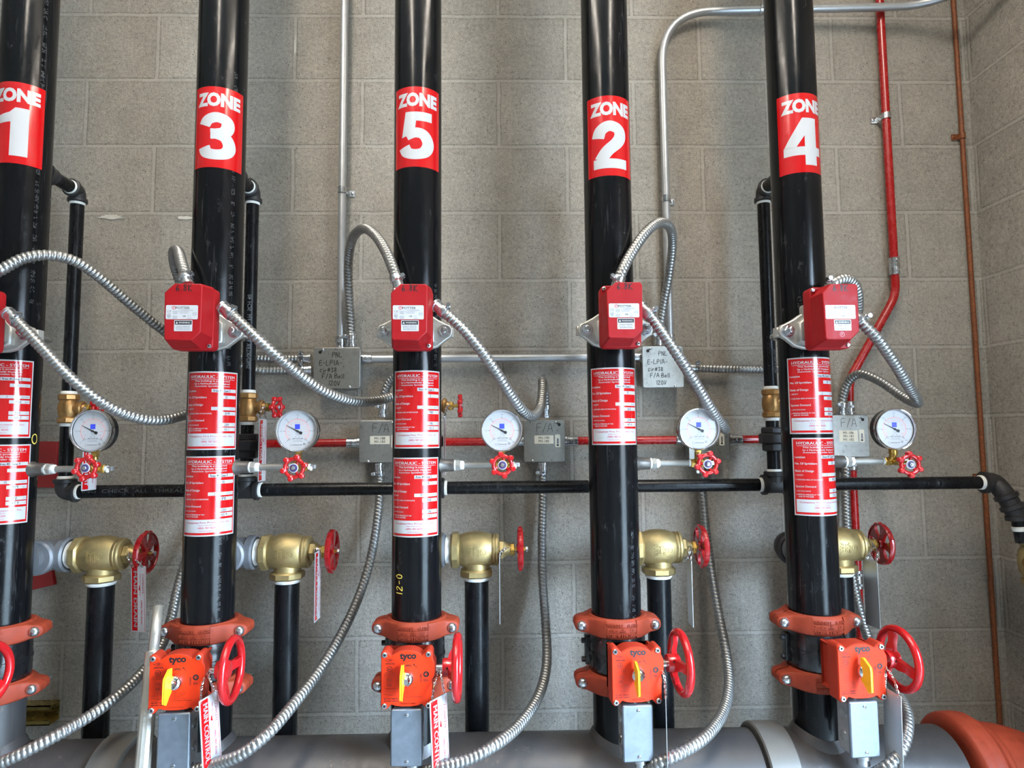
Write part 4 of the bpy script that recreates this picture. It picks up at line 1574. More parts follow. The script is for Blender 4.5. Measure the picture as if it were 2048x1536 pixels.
def small_elbow(m, p, d1, d2, r=.0195, mat='black_iron', L=.030):
    p, d1, d2 = V(p), V(d1), V(d2)
    m.tube(arc_path(p + d1 * L, p, p + d2 * L, r=.024), r, mat, 18)
    for d in (d1, d2):
        m.lathe([(r, 0), (r + .0045, .002), (r + .0045, .010), (r + .001, .012)], p + d * (L - .010), d, mat, 20)


def test_valve_body(m):
    B = 'bronze'
    m.hexn((0, 0, .022), (0, 0, .038), .0248, B, 8, ref=(1, .41, 0))
    m.hexn((0, 0, -.038), (0, 0, -.022), .0248, B, 8, ref=(1, .41, 0))
    m.lathe([(.019, -.024), (.0235, -.012), (.0245, 0), (.0235, .012), (.019, .024)], (0, 0, 0), Z, B, 24)
    m.cyl((0, 0, 0), (.034, 0, 0), .0150, B, 20)
    m.lathe([(.0185, .030), (.0205, .032), (.0205, .038), (.017, .041)], (0, 0, 0), X, B, 20)
    mp = lambda a, h: V((a, -.0250 + a * a * 20, h))
    m.stroke([(.004 * math.cos(q), .010 + .004 * math.sin(q)) for q in [2 * PI * j / 14 for j in range(15)]], .0009, mp, B, False)
    m.text('125 S', 0, -.004, .0045, mp, B, .012, 'c')
    m.text('200 WOG', 0, -.011, .0040, mp, B, .012, 'c')


def test_valve_stem(m):
    m.lathe([(.013, .040), (.010, .048)], (0, 0, 0), X, 'bronze', 18)
    m.hexn((.046, 0, 0), (.058, 0, 0), .0125, 'brass')
    m.cyl((.057, 0, 0), (.074, 0, 0), .0045, 'brass', 12)


def test_valve_wheel(m):
    hand = 'red_enamel'
    m.ring((0, 0, 0), X, .0200, .0046, hand, 30, 10)
    for j in range(6):
        a = 2 * PI * j / 6 + .2
        c = V((0, .0245 * math.cos(a), .0245 * math.sin(a)))
        m.lathe([(.0042, -.0058), (.0062, -.0042), (.0066, 0), (.0062, .0042), (.0042, .0058)], c, X, hand, 12)
    for j in range(3):
        a = 2 * PI * j / 3
        d = V((0, math.cos(a), math.sin(a)))
        m.tube([d * .003, d * .0205], .0036, hand, 8)
    m.lathe([(.007, -.006), (.008, .0), (.006, .004)], (0, 0, 0), X, hand, 14)
    m.hexn((.003, 0, 0), (.008, 0, 0), .0045, 'zinc')


for k in ORDER:
    x = TX[k]
    base = V((x, -TW, HZ + .030))
    t = thing('test_pipe', base, 'thin upright black test pipe with an elbow, behind the zone %d riser' % k, 'pipe', 'inspector test pipes')
    m = MB()
    m.cyl((x, -RW + .062, 2.243), (x, -TW - .022, 2.243), .0167, 'black_small_pipe', 20)
    m.cyl((x, -TW, 2.243 - .022), (x, -TW, ZTV + .034), .0167, 'black_small_pipe', 22)
    m.cyl((x, -TW, ZTV - .034), (x, -TW, HZ + .020), .0167, 'black_small_pipe', 22)
    if k in (3, 4):
        m.text({3: 'SPRINKLER PIPE  UL  FM  SCH 40', 4: 'SCH 40 UL'}[k], 0, -.005, .010, lambda a, h, lift=0.0: V((x + .0172 * math.sin(h / .0172 + (.6 if k == 4 else .25)), -TW - .0172 * math.cos(h / .0172 + (.6 if k == 4 else .25)), {3: 1.76, 4: 1.74}[k] + a)),
               'stencil', .0)
    put('pipe', m, t, world=True)
    m = MB()
    small_elbow(m, (x, -TW, 2.243), (0, -1, 0), (0, 0, -1))
    put('elbow', m, t, world=True)
    for c, d in (((x, -TW - .028, 2.243), -Y), ((x, -TW, 2.243 - .029), -Z), ((x, -TW, ZTV + .037), Z), ((x, -TW, ZTV - .037), -Z), ((x, -TW, HZ + .032), Z)):
        m = MB()
        m.lathe([(.017, 0), (.0190, .001), (.0185, .006), (.0172, .009)], c, d, 'ptfe_tape', 20)
        put('thread_tape', m, t, 'white thread tape', world=True)
    if k != 1:
        m = MB()
        zu = {3: 1.560}.get(k, 1.566)
        m.hexn((x, -TW, zu + .012), (x, -TW, zu + .030), .0285, 'black_iron', 8, ref=(1, .41, 0))
        m.hexn((x, -TW, zu - .014), (x, -TW, zu + .014), .0350, 'black_iron', 8, ref=(1, .41, 0))
        m.hexn((x, -TW, zu - .034), (x, -TW, zu - .012), .0270, 'black_iron', 8, ref=(1, .41, 0))
        put('union', m, t, 'black iron union', world=True)
    v = thing('test_valve', (x, -TW, ZTV), 'small bronze valve with red wheel on the test pipe behind the zone %d riser' % k, 'valve', 'bronze test valves')
    put('bronze_body', shared('test_valve_body', test_valve_body), v)
    put('stem', shared('test_valve_stem', test_valve_stem), v, 'brass stem and packing nut')
    if k == 4:
        v.rotation_euler = (0, 0, -.5)
    w = put('handwheel', shared('test_valve_wheel', test_valve_wheel), v, 'red six-lobed wheel')
    w.location = (.076, 0, 0)
    w.rotation_euler = (.3 * k, 0, {1: .0, 3: -.25, 5: 0, 2: 0, 4: 0}[k])

# horizontal pipe the test lines fall into
hp0 = V((TX[1], -TW, HZ))
t = thing('drain_header_pipe', hp0, 'long thin horizontal black pipe joining the test lines across the wall', 'pipe')
m = MB()
HX1 = at(1966, 974, TW).x
m.cyl((TX[1] + .02, -TW, HZ), (HX1, -TW, HZ), .0167, 'black_small_pipe', 22)
xt = at(172, 988, TW).x
m.text('ING  CHECK  ALL  THREADS', 0, -.004, .0092, lambda a, h, lift=0.0: V((xt + a, -TW - .0172 * math.cos(h / .0172 + .1), HZ + .0172 * math.sin(h / .0172 + .1))), 'faint_stencil', 0, stretch=1.7)
put('pipe', m, t, world=True)
m = MB()
small_elbow(m, hp0, (0, 0, 1), (1, 0, 0), .0225, L=.032)
put('elbow', m, t, world=True)
for k in (3, 5, 2, 4):
    m = MB()
    p = V((TX[k], -TW, HZ))
    m.cyl(p + V((-.034, 0, 0)), p + V((.034, 0, 0)), .0225, 'black_iron', 22)
    m.cyl(p, p + V((0, 0, .032)), .0225, 'black_iron', 22)
    for d in (V((1, 0, 0)), V((-1, 0, 0)), V((0, 0, 1))):
        m.lathe([(.0225, 0), (.0268, .002), (.0268, .011), (.023, .013)], p + d * .022, d, 'black_iron', 22)
    put('tee', m, t, world=True)
for x in [TX[1] + .034] + [TX[k] + s * .036 for k in (3, 5, 2, 4) for s in (-1, 1)] + [HX1 - .004]:
    m = MB()
    m.lathe([(.0172, -.006), (.0192, -.004), (.0192, .004), (.0172, .006)], (x, -TW, HZ), X, 'ptfe_tape', 20)
    put('thread_tape', m, t, 'white thread tape', world=True)
m = MB()
p0 = V((HX1, -TW, HZ))
e1 = at(2012, 992, .175)
e2 = at(2036, 1035, .187)
e3 = at(2046, 1085, .190)
m.tube(spline([p0, p0 + V((.03, 0, 0)), e1, e2], .008), .0235, 'black_iron', 20)
for c, d in ((p0 + V((.004, 0, 0)), X), (e1, (e2 - e1)), ((e1 + e2) / 2, e2 - e1), (e2, e3 - e2)):
    m.lathe([(.0235, -.006), (.0290, -.004), (.0290, .006), (.0235, .008)], c, d, 'black_iron', 22)
put('street_elbow', m, t, world=True)
m = MB()
m.cyl(e2, e3, .0167, 'black_small_pipe', 20)
m.lathe([(.017, 0), (.0195, .003), (.0180, .012)], e2 + (e3 - e2) * .35, e3 - e2, 'ptfe_tape', 20)
put('down_pipe', m, t, world=True)
bp = e3 + V((.022, .0, -.02))
v = thing('check_valve', bp, 'brass valve under the last elbow of the test header, at the picture edge', 'valve')
m = MB()
m.hexn((0, 0, .012), (0, 0, .034), .028, 'brass_cast', 8)
m.lathe([(.020, .014), (.031, -.004), (.033, -.030), (.031, -.056), (.020, -.074)], (0, 0, 0), Z, 'brass_cast', 24)
m.hexn((0, 0, -.092), (0, 0, -.072), .028, 'brass_cast', 8)
put('cast_body', m, v)
m = MB()
m.lathe([(.026, .028), (.029, .030), (.029, .040), (.024, .044)], (0, 0, -.030), V((-.5, -1, 0)), 'brass', 24)
put('cap', m, v, 'bright brass cap')
m = MB()
m.cyl(bp + V((0, 0, -.088)), (bp.x, bp.y, .0), .0167, 'black_small_pipe', 20)
put('outlet_pipe', m, v, world=True)

# ------------------------------------------------------------------ big header pipe along the bottom
HC, HR = .787, .1095
t = thing('header_pipe', (0.3, -RW, HC), 'large grey steel header pipe running along the bottom with stubs under every valve', 'pipe')
m = MB()
m.cyl((-2.0, -RW, HC), (2.03, -RW, HC), HR, 'mill_steel', 72)
put('pipe', m, t, world=True)
for k in ORDER:
    m = MB()
    mt = 'mill_steel' if k == 1 else 'black_pipe'
    m.cyl((RX[k], -RW, HC + .06), (RX[k], -RW, Z_LOW - .003), RR, mt, 48)
    n = 40
    vs, fs = [], []
    for j in range(n):
        a = 2 * PI * j / n
        for (ro, dz) in ((RR + .0005, .017), (RR + .004, .012), (RR + .009, .002), (RR + .012, -.004)):
            x, y = ro * math.cos(a), ro * math.sin(a)
            vs.append(V((RX[k] + x, -RW + y, HC + math.sqrt(HR * HR - min(HR * HR * .9, y * y)) + dz)))
    for j in range(n):
        for i in range(3):
            j2 = (j + 1) % n
            fs.append([j * 4 + i, j2 * 4 + i, j2 * 4 + i + 1, j * 4 + i + 1][::-1])
    m.add(vs, fs, 'mill_steel')
    put('riser_stub', m, t, world=True)
for px, lab in ((243, 'grey band clamp on the header pipe beside the leaning pole'), (1547, 'grey band clamp on the header pipe between zones 2 and 4')):
    x = at(px, 1470, RW).x + (.0 if px < 1000 else -.012)
    m = MB()
    m.lathe([(HR - .004, -.034), (HR + .010, -.034), (HR + .0135, -.031), (HR + .014, .0), (HR + .0135, .031), (HR + .010, .034), (HR - .004, .034)], (x, -RW, HC), X, 'band_steel', 72)
    m.lathe([(HR + .0005, -.0345), (HR + .004, -.0375), (HR + .0005, -.040)], (x, -RW, HC), X, 'dark_hole', 72)
    m.box((x, -RW + HR + .015, HC), (.052, .02, .05), 'mill_steel', .004)
    single('band_clamp', m, (x, -RW, HC), lab, 'clamp', 'grey header bands')
# the orange coupling and elbow at the right end
xe = 2.080
m = MB()
m.lathe([(HR - .001, -.030), (HR + .012, -.030), (HR + .024, -.024), (HR + .026, -.020), (HR + .0275, -.004), (HR + .0265, .006), (HR + .0275, .008), (HR + .026, .022), (HR + .012, .030), (HR - .001, .030)],
        (xe - .005, -RW, HC), X, 'orange_coupling', 72)
for s in (-1, 1):
    m.box((xe - .005, -RW, HC + s * 0 - .0) if False else (xe - .005, -RW - s * (HR + .040), HC - .0), (.050, .050, .044), 'orange_coupling', .008)
t = thing('end_coupling', (xe - .005, -RW, HC), 'wide orange coupling ring where the header pipe meets the orange elbow', 'coupling')
put('coupling_ring', m, t, world=True)
m = MB()
m.cyl((xe - .005, -RW - HR - .045, HC + .036), (xe - .005, -RW - HR - .045, HC - .05), .008, 'zinc', 14)
m.ball((xe - .005, -RW - HR - .045, HC + .030), .015, 'zinc', Z, 16, 0, 1, .7)
put('bolt', m, t, world=True)
m = MB()
ex, er = xe + .030, .205
pts = [V((xe - .002, -RW, HC)), V((ex, -RW, HC))]
for j in range(1, 17):
    a = PI / 2 * j / 16
    pts.append(V((ex + er * math.sin(a), -RW, HC - er + er * math.cos(a))))
pts.append(V((ex + er, -RW, HC - er - .06)))
m.tube(pts, HR + .006, 'orange_coupling', 56)
m.lathe([(HR + .006, -.01), (HR + .012, -.004), (HR + .012, .004), (HR + .006, .012)], (ex + .008, -RW, HC), X, 'orange_coupling', 64)
zt_ = lambda x, a: None


def elb(a, h):
    """a along the run from the coupling, h round the pipe from the top toward the room"""
    th = max(0.0, a) / (er + HR)
    R1 = HR + .0066
    ph = h / R1
    rad = V((math.sin(th), 0, math.cos(th)))
    c = V((ex + er * math.sin(th), -RW, HC - er + er * math.cos(th)))
    return c + (rad * math.cos(ph) - Y * math.sin(ph)) * R1


m.text('C FIRE', .045, -.052, .012, lambda a, h: elb(a, -h), 'orange_coupling', .015)
m.stroke([(.075 + .012 * math.cos(q), .078 + .012 * math.sin(q)) for q in [2 * PI * j / 20 for j in range(21)]], .0018, elb, 'orange_coupling', False)
m.text('F', .071, -.083, .011, lambda a, h: elb(a, -h), 'orange_coupling', .015)
t = thing('pipe_elbow', (ex + er, -RW, 0), 'large orange grooved elbow turning down at the end of the header pipe', 'elbow')
put('elbow_body', m, t, world=True)
m = MB()
m.cyl((ex + er, -RW, 0), (ex + er, -RW, HC - er - .04), HR, 'mill_steel', 56)
put('supply_pipe', m, t, 'grey supply pipe', world=True)

# ------------------------------------------------------------------ junction boxes
PNL = ['PNL', 'E-LP1A-', 'CIr#38', 'F/A Bell', '120V']


def junction_box(px0, py0, px1, py1, name, label, writing, group):
    a, b = at(px0, py0, .058), at(px1, py1, .058)
    c = (a + b) / 2
    W, H = b.x - a.x, a.z - b.z
    t = thing(name, (c.x, -.001, c.z), label, 'junction box', group)
    m = MB()
    m.box((0, -.0265, 0), (W * .93, .050, H * .93), 'galvanised', .004)
    for s in (-.5, .5):
        m.lathe([(.011, 0), (.011, .001)], (s * W * .45, -.030, -H * .465), -Z, 'zinc', 16)
    put('box_body', m, t)
    m = MB()
    m.prism(rrect(W, H, .006), .0515, .0555, 'box_plate', bev=.0015)
    mp = lifted(flat((0, -.0555, 0)), .0002)
    if writing == 'pnl':
        for tx, x, y, sz in (('PNL', -.10, .27, .100), ('E-LP1A-', -.37, .07, .105), ('CIr#38', -.36, -.10, .092), ('F/A Bell', -.31, -.25, .098), ('120V', -.17, -.42, .098)):
            tx = tx.replace('CI', 'Ci')
            m.hand(tx, x * W, y * H, sz * W, mp, 'ink_black', .0017, .26)
    else:
        if writing != ('hidden',):
            m.hand('F/A', -.18 * W, .22 * H, .20 * W, mp, 'ink_black', .0012, .15, .0)
        n = len(writing)
        if n and writing != ('hidden',):
            hgt = .072 * H * n + .05 * H
            m.quadstrip(-.24 * W, .13 * H - hgt, .22 * W, .13 * H, lifted(mp, .0001), 'cream_label', 1)
            for i, tx in enumerate(writing):
                m.text(tx, -.01 * W, .13 * H - (i + 1) * .080 * H - .004 * H, .060 * H, lifted(mp, .0003), 'ink_black', .012, 'c')
        m.prism(rrect(.125 * W, .30 * H, .003, 4), .0000, .0002, 'cream_label', (.32 * W, -.0556, -.00 * H))
        m.quadstrip(.30 * W, -.07 * H, .345 * W, .06 * H, lifted(mp, .0003), 'ink_grey', 1)
        m.quadstrip(.295 * W, -.12 * H, .345 * W, -.08 * H, lifted(mp, .0003), 'ink_black', 1)
    s = -1 if writing == 'pnl' else 1
    m.lathe([(.0045, 0), (.0045, .0003)], (s * .36 * W, -.0555, .385 * H), -Y, 'dark_hole', 16)
    m.box((s * .36 * W + .006 * (1 if s < 0 else -1), -.0556, .385 * H + .004), (.008, .0006, .003), 'dark_hole', 0)
    put('cover', m, t, {'pnl': 'grey cover with handwritten black notes'}.get(writing, 'grey cover lettered F/A' if writing != ('hidden',) else None))
    for (x, z) in ((s * .36 * W + .009 * (1 if s < 0 else -1), .385 * H + .006), (-s * .28 * W, -.465 * H)):
        m = MB()
        m.lathe([(.0038, 0), (.0036, .0020), (.002, .003)], (x, -.0555, z), -Y, 'zinc', 12)
        put('screw', m, t)
    return t


junction_box(627, 695, 720, 777, 'junction_box', 'square grey box with handwritten circuit notes left of the zone 5 riser', 'pnl', 'boxes with handwritten circuit notes')
junction_box(1284, 692, 1369, 775, 'junction_box', 'square grey box with handwritten circuit notes right of the zone 2 riser', 'pnl', 'boxes with handwritten circuit notes')
junction_box(390, 843, 472, 925, 'junction_box', 'square grey box hidden on the wall behind the zone 3 riser', ('hidden',), 'grey F/A boxes')
junction_box(718, 841, 803, 925, 'junction_box', 'grey F/A box labelled M1-188 and M1-183, partly behind the zone 5 riser', ('M1-188', 'M1-183'), 'grey F/A boxes')
junction_box(1047, 840, 1131, 924, 'junction_box', 'grey F/A box labelled M1-190 and M1-185', ('M1-190', 'M1-185'), 'grey F/A boxes')
junction_box(1376, 837, 1460, 920, 'junction_box', 'grey F/A box behind the zone 2 gauge', ('M1-189', 'M1-184'), 'grey F/A boxes')
junction_box(1656, 830, 1741, 914, 'junction_box', 'bright F/A box with three-line label beside the zone 4 riser', ('M1-186', 'M1-181', 'M1-182'), 'grey F/A boxes')


# ------------------------------------------------------------------ rigid conduits
def strap(m, p, d, r, side, mat='zinc'):
    """one-hole strap round a conduit that runs along d"""
    d = V(d).normalized()
    u = V(side).normalized()
    pts = [p + u * (r + .020) + Y * (-p.y - .002), p + u * (r + .002) + Y * (-p.y - .002)]
    for j in range(9):
        a = PI * j / 8
        pts.append(p + u * (r + .0012) * math.cos(a) - Y * (r + .0012) * math.sin(a))
    vs = []
    for q in pts:
        vs += [q + d * .009, q - d * .009]
    m.add(vs, [[2 * i, 2 * i + 1, 2 * i + 3, 2 * i + 2] for i in range(len(pts) - 1)], mat)
    vs = [v_ + V((0, -.0015, 0)) for v_ in vs]
    m.add(vs, [[2 * i, 2 * i + 2, 2 * i + 3, 2 * i + 1] for i in range(len(pts) - 1)], mat)
    c = p + u * (r + .013) + Y * (-p.y - .003)
    m.ball(c, .006, mat, -Y, 12, 0, 1, .6)


def emt_end(m, p, d, r, mat='zinc'):
    """set-screw connector; d points from the box along the conduit"""
    d = V(d).normalized()
    m.lathe([(r + .0055, 0), (r + .0055, .006), (r + .0028, .008), (r + .0028, .036), (r + .0005, .038)], p, d, mat, 20)
    m.hexn(p + d * .022 - Y * (r + .001), p + d * .022 - Y * (r + .007), .0048, mat)


def conduit(name, path, r, mat, label, straps=(), ends=(), joins=(), group=None):
    org = V(path[0])
    t = thing(name, org, label, 'conduit', group)
    m = MB()
    m.tube(path, r, mat, 18)
    put('conduit_tube', m, t, world=True)
    for p, d, side in straps:
        m = MB()
        strap(m, V(p), d, r, side, 'rust' if mat == 'rust' else 'zinc')
        put('strap', m, t, 'one-hole metal strap', world=True)
    for p, d in ends:
        m = MB()
        emt_end(m, V(p), d, r)
        put('connector', m, t, 'bright set-screw connector', world=True)
    for p, d in joins:
        m = MB()
        d = V(d).normalized()
        m.lathe([(r, -.026), (r + .003, -.025), (r + .003, -.002), (r + .0038, -.001), (r + .0038, .001), (r + .003, .002), (r + .003, .025), (r, .026)], p, d, 'zinc', 20)
        for s in (-1, 1):
            m.hexn(V(p) + d * .014 * s - Y * r, V(p) + d * .014 * s - Y * (r + .007), .0045, 'zinc')
        put('joint_sleeve', m, t, 'bright joint sleeve', world=True)
    return t


RE = .0117
CW = .028
xc = .560
zb = at(680, 695, .04).z
conduit('steel_conduit', [V((xc, -CW, 3.8)), V((xc, -CW, zb))], RE, 'galvanised', 'upright galvanised conduit dropping straight from the ceiling into the handwritten box',
        straps=[(V((xc, -CW, at(684, 381, CW).z)), Z, X)], ends=[((xc, -CW, zb - .004), Z)], group='galvanised conduits')
xa, xb = at(720, 714, .03).x, at(1285, 714, .03).x
zc = at(1000, 716, CW).z
conduit('steel_conduit', [V((xa, -CW, zc)), V((xb, -CW, zc))], RE, 'galvanised', 'horizontal galvanised conduit joining the two boxes with handwritten notes',
        ends=[((xa - .003, -CW, zc), X), ((xb + .003, -CW, zc), -X)], group='galvanised conduits')
xd = 1.505
zb2 = at(1338, 692, .03).z
zt2 = at(1450, 20, .04).z
xcor = 2.405
path = arc_path((xd, -CW, zb2), (xd, -CW, zt2), (xcor, -.036, zt2 + .004), (xcor, -1.0, zt2 + .012), r=.14, n=14)
path = arc_path((xd, -CW, zb2), (xd, -CW, zt2), (2.15, -.056, zt2), r=.16, n=14) + [V((2.20, -.060, zt2))] + \
    [V((2.20 + .19 * math.sin(a), -.060 - .19 * (1 - math.cos(a)), zt2)) for a in [PI / 2 * j / 10 for j in range(1, 11)]] + [V((2.39, -1.0, zt2))]
conduit('steel_conduit', path, RE, 'galvanised', 'galvanised conduit that rises from the handwritten box, bends and runs over to the corner',
        straps=[(V((xd, -CW, at(1337, 398, CW).z)), Z, X)], ends=[((xd, -CW, zb2 - .004), Z)], joins=[(V((1.823, -.0419, zt2)), X)], group='galvanised conduits')
# red conduit between the F/A boxes
zr = at(900, 884, .03).z
for p0, p1, lab, e in ((474, 718, 'red conduit between the zone 3 riser and the M1-188 box', 2), (803, 1047, 'red conduit between the M1-188 box and the M1-190 box', 3),
                       (1131, 1376, 'red conduit behind the zone 2 riser and gauge', 3), (1460, 1656, 'red conduit behind the zone 4 riser and the black union', 3)):
    a, b = V((at(p0, 884, .03).x, -CW, zr)), V((at(p1, 884, .03).x, -CW, zr))
    conduit('red_conduit', [a, b], RE, 'red_conduit', lab, ends=[(a - X * .003, X), (b + X * .003, -X)], group='red horizontal conduits')
pts = [at(1752, -60, CW), at(1764, 120, CW), at(1778, 330, CW), at(1789, 500, CW), at(1793, 580, CW)]
xs = 2.172
pv = [V((xs, -CW, 3.8)), V((xs, -CW, at(1793, 590, CW).z)), at(1712, 760, CW), at(1699, 828, CW)]
pv[2].x = 2.022
pv[3] = V((2.018, -CW, at(1699, 826, CW).z))
conduit('red_conduit', arc_path(*pv, r=.12, n=10), RE, 'red_conduit', 'long upright red conduit with a kink, ending on the bright F/A box',
        straps=[(V((xs, -CW, at(1768, 233, CW).z)), Z, -X)], ends=[((2.018, -CW, pv[3].z - .004), Z)], joins=[((xs, -CW, at(1790, 533, CW).z), Z)], group='red upright conduits')
zf4 = at(1712, 916, .03).z
conduit('red_conduit', [V((2.018, -CW, zf4)), V((2.018, -CW, .0))], RE, 'red_conduit', 'red conduit going down from the bright F/A box behind the zone 4 drain valve',
        ends=[((2.018, -CW, zf4 + .003), -Z)], joins=[((2.018, -CW, at(1718, 1158, CW).z), Z)], group='red upright conduits')
conduit('rusty_pipe', [V((2.411, -.012, 3.8)), V((2.411, -.012, 0))], .0068, 'rust', 'thin rusty upright rod in the corner of the two block walls',
        straps=[(V((2.411, -.012, at(1924, 272, .012).z)), Z, -X), (V((2.411, -.012, at(1975, 954, .012).z)), Z, -X)])


# ------------------------------------------------------------------ flexible conduits
def flex(pts, label, starts=False, ends=False, r=.0127, wind=8):
    P = [at(*p) for p in pts]
    path = spline(P, .0016)
    t = thing('flexible_conduit', path[0], label, 'flexible conduit', 'ribbed flexible conduits')
    pitch = .0096
    h = .0036

    def rad(i, a):
        ph = (i * .0016 / pitch + a / (2 * PI)) % 1.0
        return r - h + h * abs(math.sin(PI * ph)) ** 0.5
    m = MB()
    m.tube(path, rad, 'flex_metal', 16)
    put('ribbed_hose', m, t, world=True, angle=60)
    for flag, i, j in ((starts, 0, 12), (ends, -1, -13)):
        if not flag:
            continue
        d = (path[j] - path[i]).normalized()
        m = MB()
        p = path[i]
        m.lathe([(.0150, -.010), (.0150, -.004), (.0125, -.003), (.0128, .010), (.0150, .012), (.0150, .024), (.0138, .026)], p, d, 'zinc', 20)
        sd = d.cross(Y).normalized()
        if sd.z < -.2 or (abs(sd.z) < .2 and sd.x > 0):
            sd = -sd
        m.box(p + d * .018 + sd * .016 - Y * .004, (.010, .012, .010), 'zinc', .002)
        m.cyl(p + d * .018 + sd * .017 - Y * .002, p + d * .018 + sd * .017 - Y * .018, .0046, 'zinc', 12)
        put('connector', m, t, 'bright clamp connector', world=True)
    return t


flex([(-48, 572, .43), (-32, 556, .44), (0, 541, .45), (50, 516, .43), (105, 511, .40), (155, 525, .36), (205, 560, .31), (260, 607, .25), (315, 652, .19), (370, 690, .11), (440, 712, .05), (530, 717, .031), (616, 717, .03)],
     'ribbed conduit arching over the zone 1 riser and passing behind the zone 3 switch box', False, True)
flex([(374, 566, .44), (364, 530, .41), (356, 503, .35), (348, 505, .30), (352, 540, .23), (380, 610, .17), (430, 700, .11), (500, 737, .075), (560, 741, .045), (616, 740, .034)],
     'ribbed conduit looping up from the top of the zone 3 switch box', True, True)
flex([(20, 630, .45), (45, 655, .455), (85, 697, .455), (130, 745, .45), (180, 788, .43), (230, 820, .40), (280, 837, .36), (325, 840, .31), (370, 830, .25), (405, 820, .15), (418, 832, .06), (420, 838, .045)],
     'ribbed conduit sagging from the zone 1 switch box to behind the zone 3 riser', True, False)
flex([(450, 618, .45), (480, 645, .46), (520, 682, .46), (565, 722, .44), (610, 758, .40), (655, 786, .35), (705, 802, .28), (755, 801, .20), (800, 785, .13), (812, 760, .10), (797, 748, .075), (778, 765, .055), (768, 795, .045), (766, 826, .04)],
     'ribbed conduit sagging from the zone 3 switch box to the M1-188 box', True, True)
flex([(797, 572, .44), (787, 540, .43), (770, 500, .39), (750, 470, .34), (728, 457, .28), (708, 472, .20), (698, 510, .13), (697, 570, .075), (701, 640, .045), (703, 686, .035)],
     'ribbed conduit arching from the zone 5 switch down into the handwritten box', True, True)
flex([(876, 614, .45), (900, 634, .46), (930, 662, .46), (965, 705, .45), (995, 748, .43), (1022, 790, .39), (1046, 822, .34), (1066, 832, .28), (1080, 815, .20), (1085, 780, .13), (1085, 762, .09), (1090, 785, .06), (1092, 826, .04)],
     'ribbed conduit falling from the zone 5 switch box to the M1-190 box', True, True)
flex([(1232, 574, .43), (1243, 545, .43), (1262, 508, .40), (1290, 467, .36), (1318, 445, .30), (1340, 455, .23), (1345, 490, .16), (1338, 550, .10), (1327, 610, .06), (1320, 660, .04), (1318, 684, .035)],
     'ribbed conduit arching from the zone 2 switch down into the handwritten box', True, True)
flex([(1286, 618, .45), (1305, 638, .46), (1335, 680, .46), (1365, 725, .45), (1395, 773, .42), (1422, 818, .38), (1444, 850, .32), (1450, 858, .25), (1438, 840, .15), (1420, 812, .08), (1408, 800, .055), (1405, 828, .04)],
     'ribbed conduit falling from the zone 2 switch box to behind the zone 2 gauge', True, False)
flex([(1655, 580, .42), (1668, 566, .43), (1690, 558, .42), (1708, 568, .40), (1716, 595, .37), (1712, 635, .31), (1690, 665, .22), (1650, 690, .13), (1610, 720, .06), (1560, 737, .035), (1480, 738, .03), (1382, 736, .03)],
     'ribbed conduit curling over the zone 4 switch box and back along the wall', True, True)
flex([(1708, 628, .45), (1725, 647, .46), (1755, 678, .46), (1785, 720, .44), (1813, 765, .40), (1833, 798, .34), (1833, 806, .28), (1808, 795, .23), (1775, 772, .18), (1745, 755, .14), (1718, 748, .10), (1698, 762, .07), (1687, 790, .05), (1684, 822, .04)],
     'ribbed conduit looping out from the zone 4 switch to the bright F/A box', True, True)
flex([(759, 934, .04), (760, 985, .045), (752, 1060, .06), (738, 1130, .09), (715, 1200, .14), (682, 1270, .22), (640, 1340, .32), (590, 1405, .42), (535, 1468, .50), (480, 1510, .52), (425, 1530, .50), (375, 1545, .485)],
     'ribbed conduit sweeping from the M1-188 box down to the zone 3 butterfly valve', True, False)
flex([(1086, 932, .04), (1086, 1000, .04), (1084, 1080, .045), (1086, 1170, .06), (1092, 1260, .11), (1093, 1330, .19), (1077, 1392, .29), (1040, 1448, .40), (990, 1490, .49), (935, 1519, .51), (880, 1535, .51), (838, 1547, .485)],
     'ribbed conduit sweeping from the M1-190 box down to the zone 5 butterfly valve', True, False)
flex([(1404, 930, .04), (1406, 990, .04), (1413, 1070, .05), (1424, 1150, .07), (1438, 1230, .11), (1453, 1310, .18), (1458, 1370, .27), (1446, 1425, .37), (1412, 1472, .47), (1362, 1506, .51), (1322, 1524, .51), (1296, 1540, .485)],
     'ribbed conduit sweeping from behind the zone 2 gauge down to the zone 2 butterfly valve', True, False)
flex([(1693, 928, .04), (1692, 1000, .04), (1697, 1090, .05), (1710, 1180, .08), (1731, 1262, .14), (1760, 1330, .24), (1792, 1380, .35), (1813, 1425, .44), (1813, 1468, .49), (1798, 1508, .51), (1772, 1535, .51), (1750, 1548, .485)],
     'ribbed conduit dropping from the bright F/A box to the zone 4 butterfly valve', False, False)
flex([(-60, 1556, .51), (0, 1527, .51), (60, 1499, .50), (130, 1462, .47), (200, 1418, .41), (265, 1365, .32), (315, 1305, .22), (340, 1245, .14), (357, 1170, .08), (385, 1080, .05), (415, 1000, .04), (428, 932, .04)],
     'ribbed conduit rising from the zone 1 butterfly valve to behind the zone 3 riser', False, False)


# ------------------------------------------------------------------ hanging signs
def chain(m, pts, link=.0065):
    P = spline(pts, link * .78)
    for i in range(len(P) - 1):
        c = (P[i] + P[i + 1]) / 2
        d = (P[i + 1] - P[i]).normalized()
        a, b, _ = basis(d)
        s = a if i % 2 else b
        loop = [c + d * (link * .62 * math.cos(q)) + s * (link * .32 * math.sin(q)) for q in [2 * PI * j / 8 for j in range(8)]]
        m.tube(loop, .0008, 'chrome', 5, closed=True)


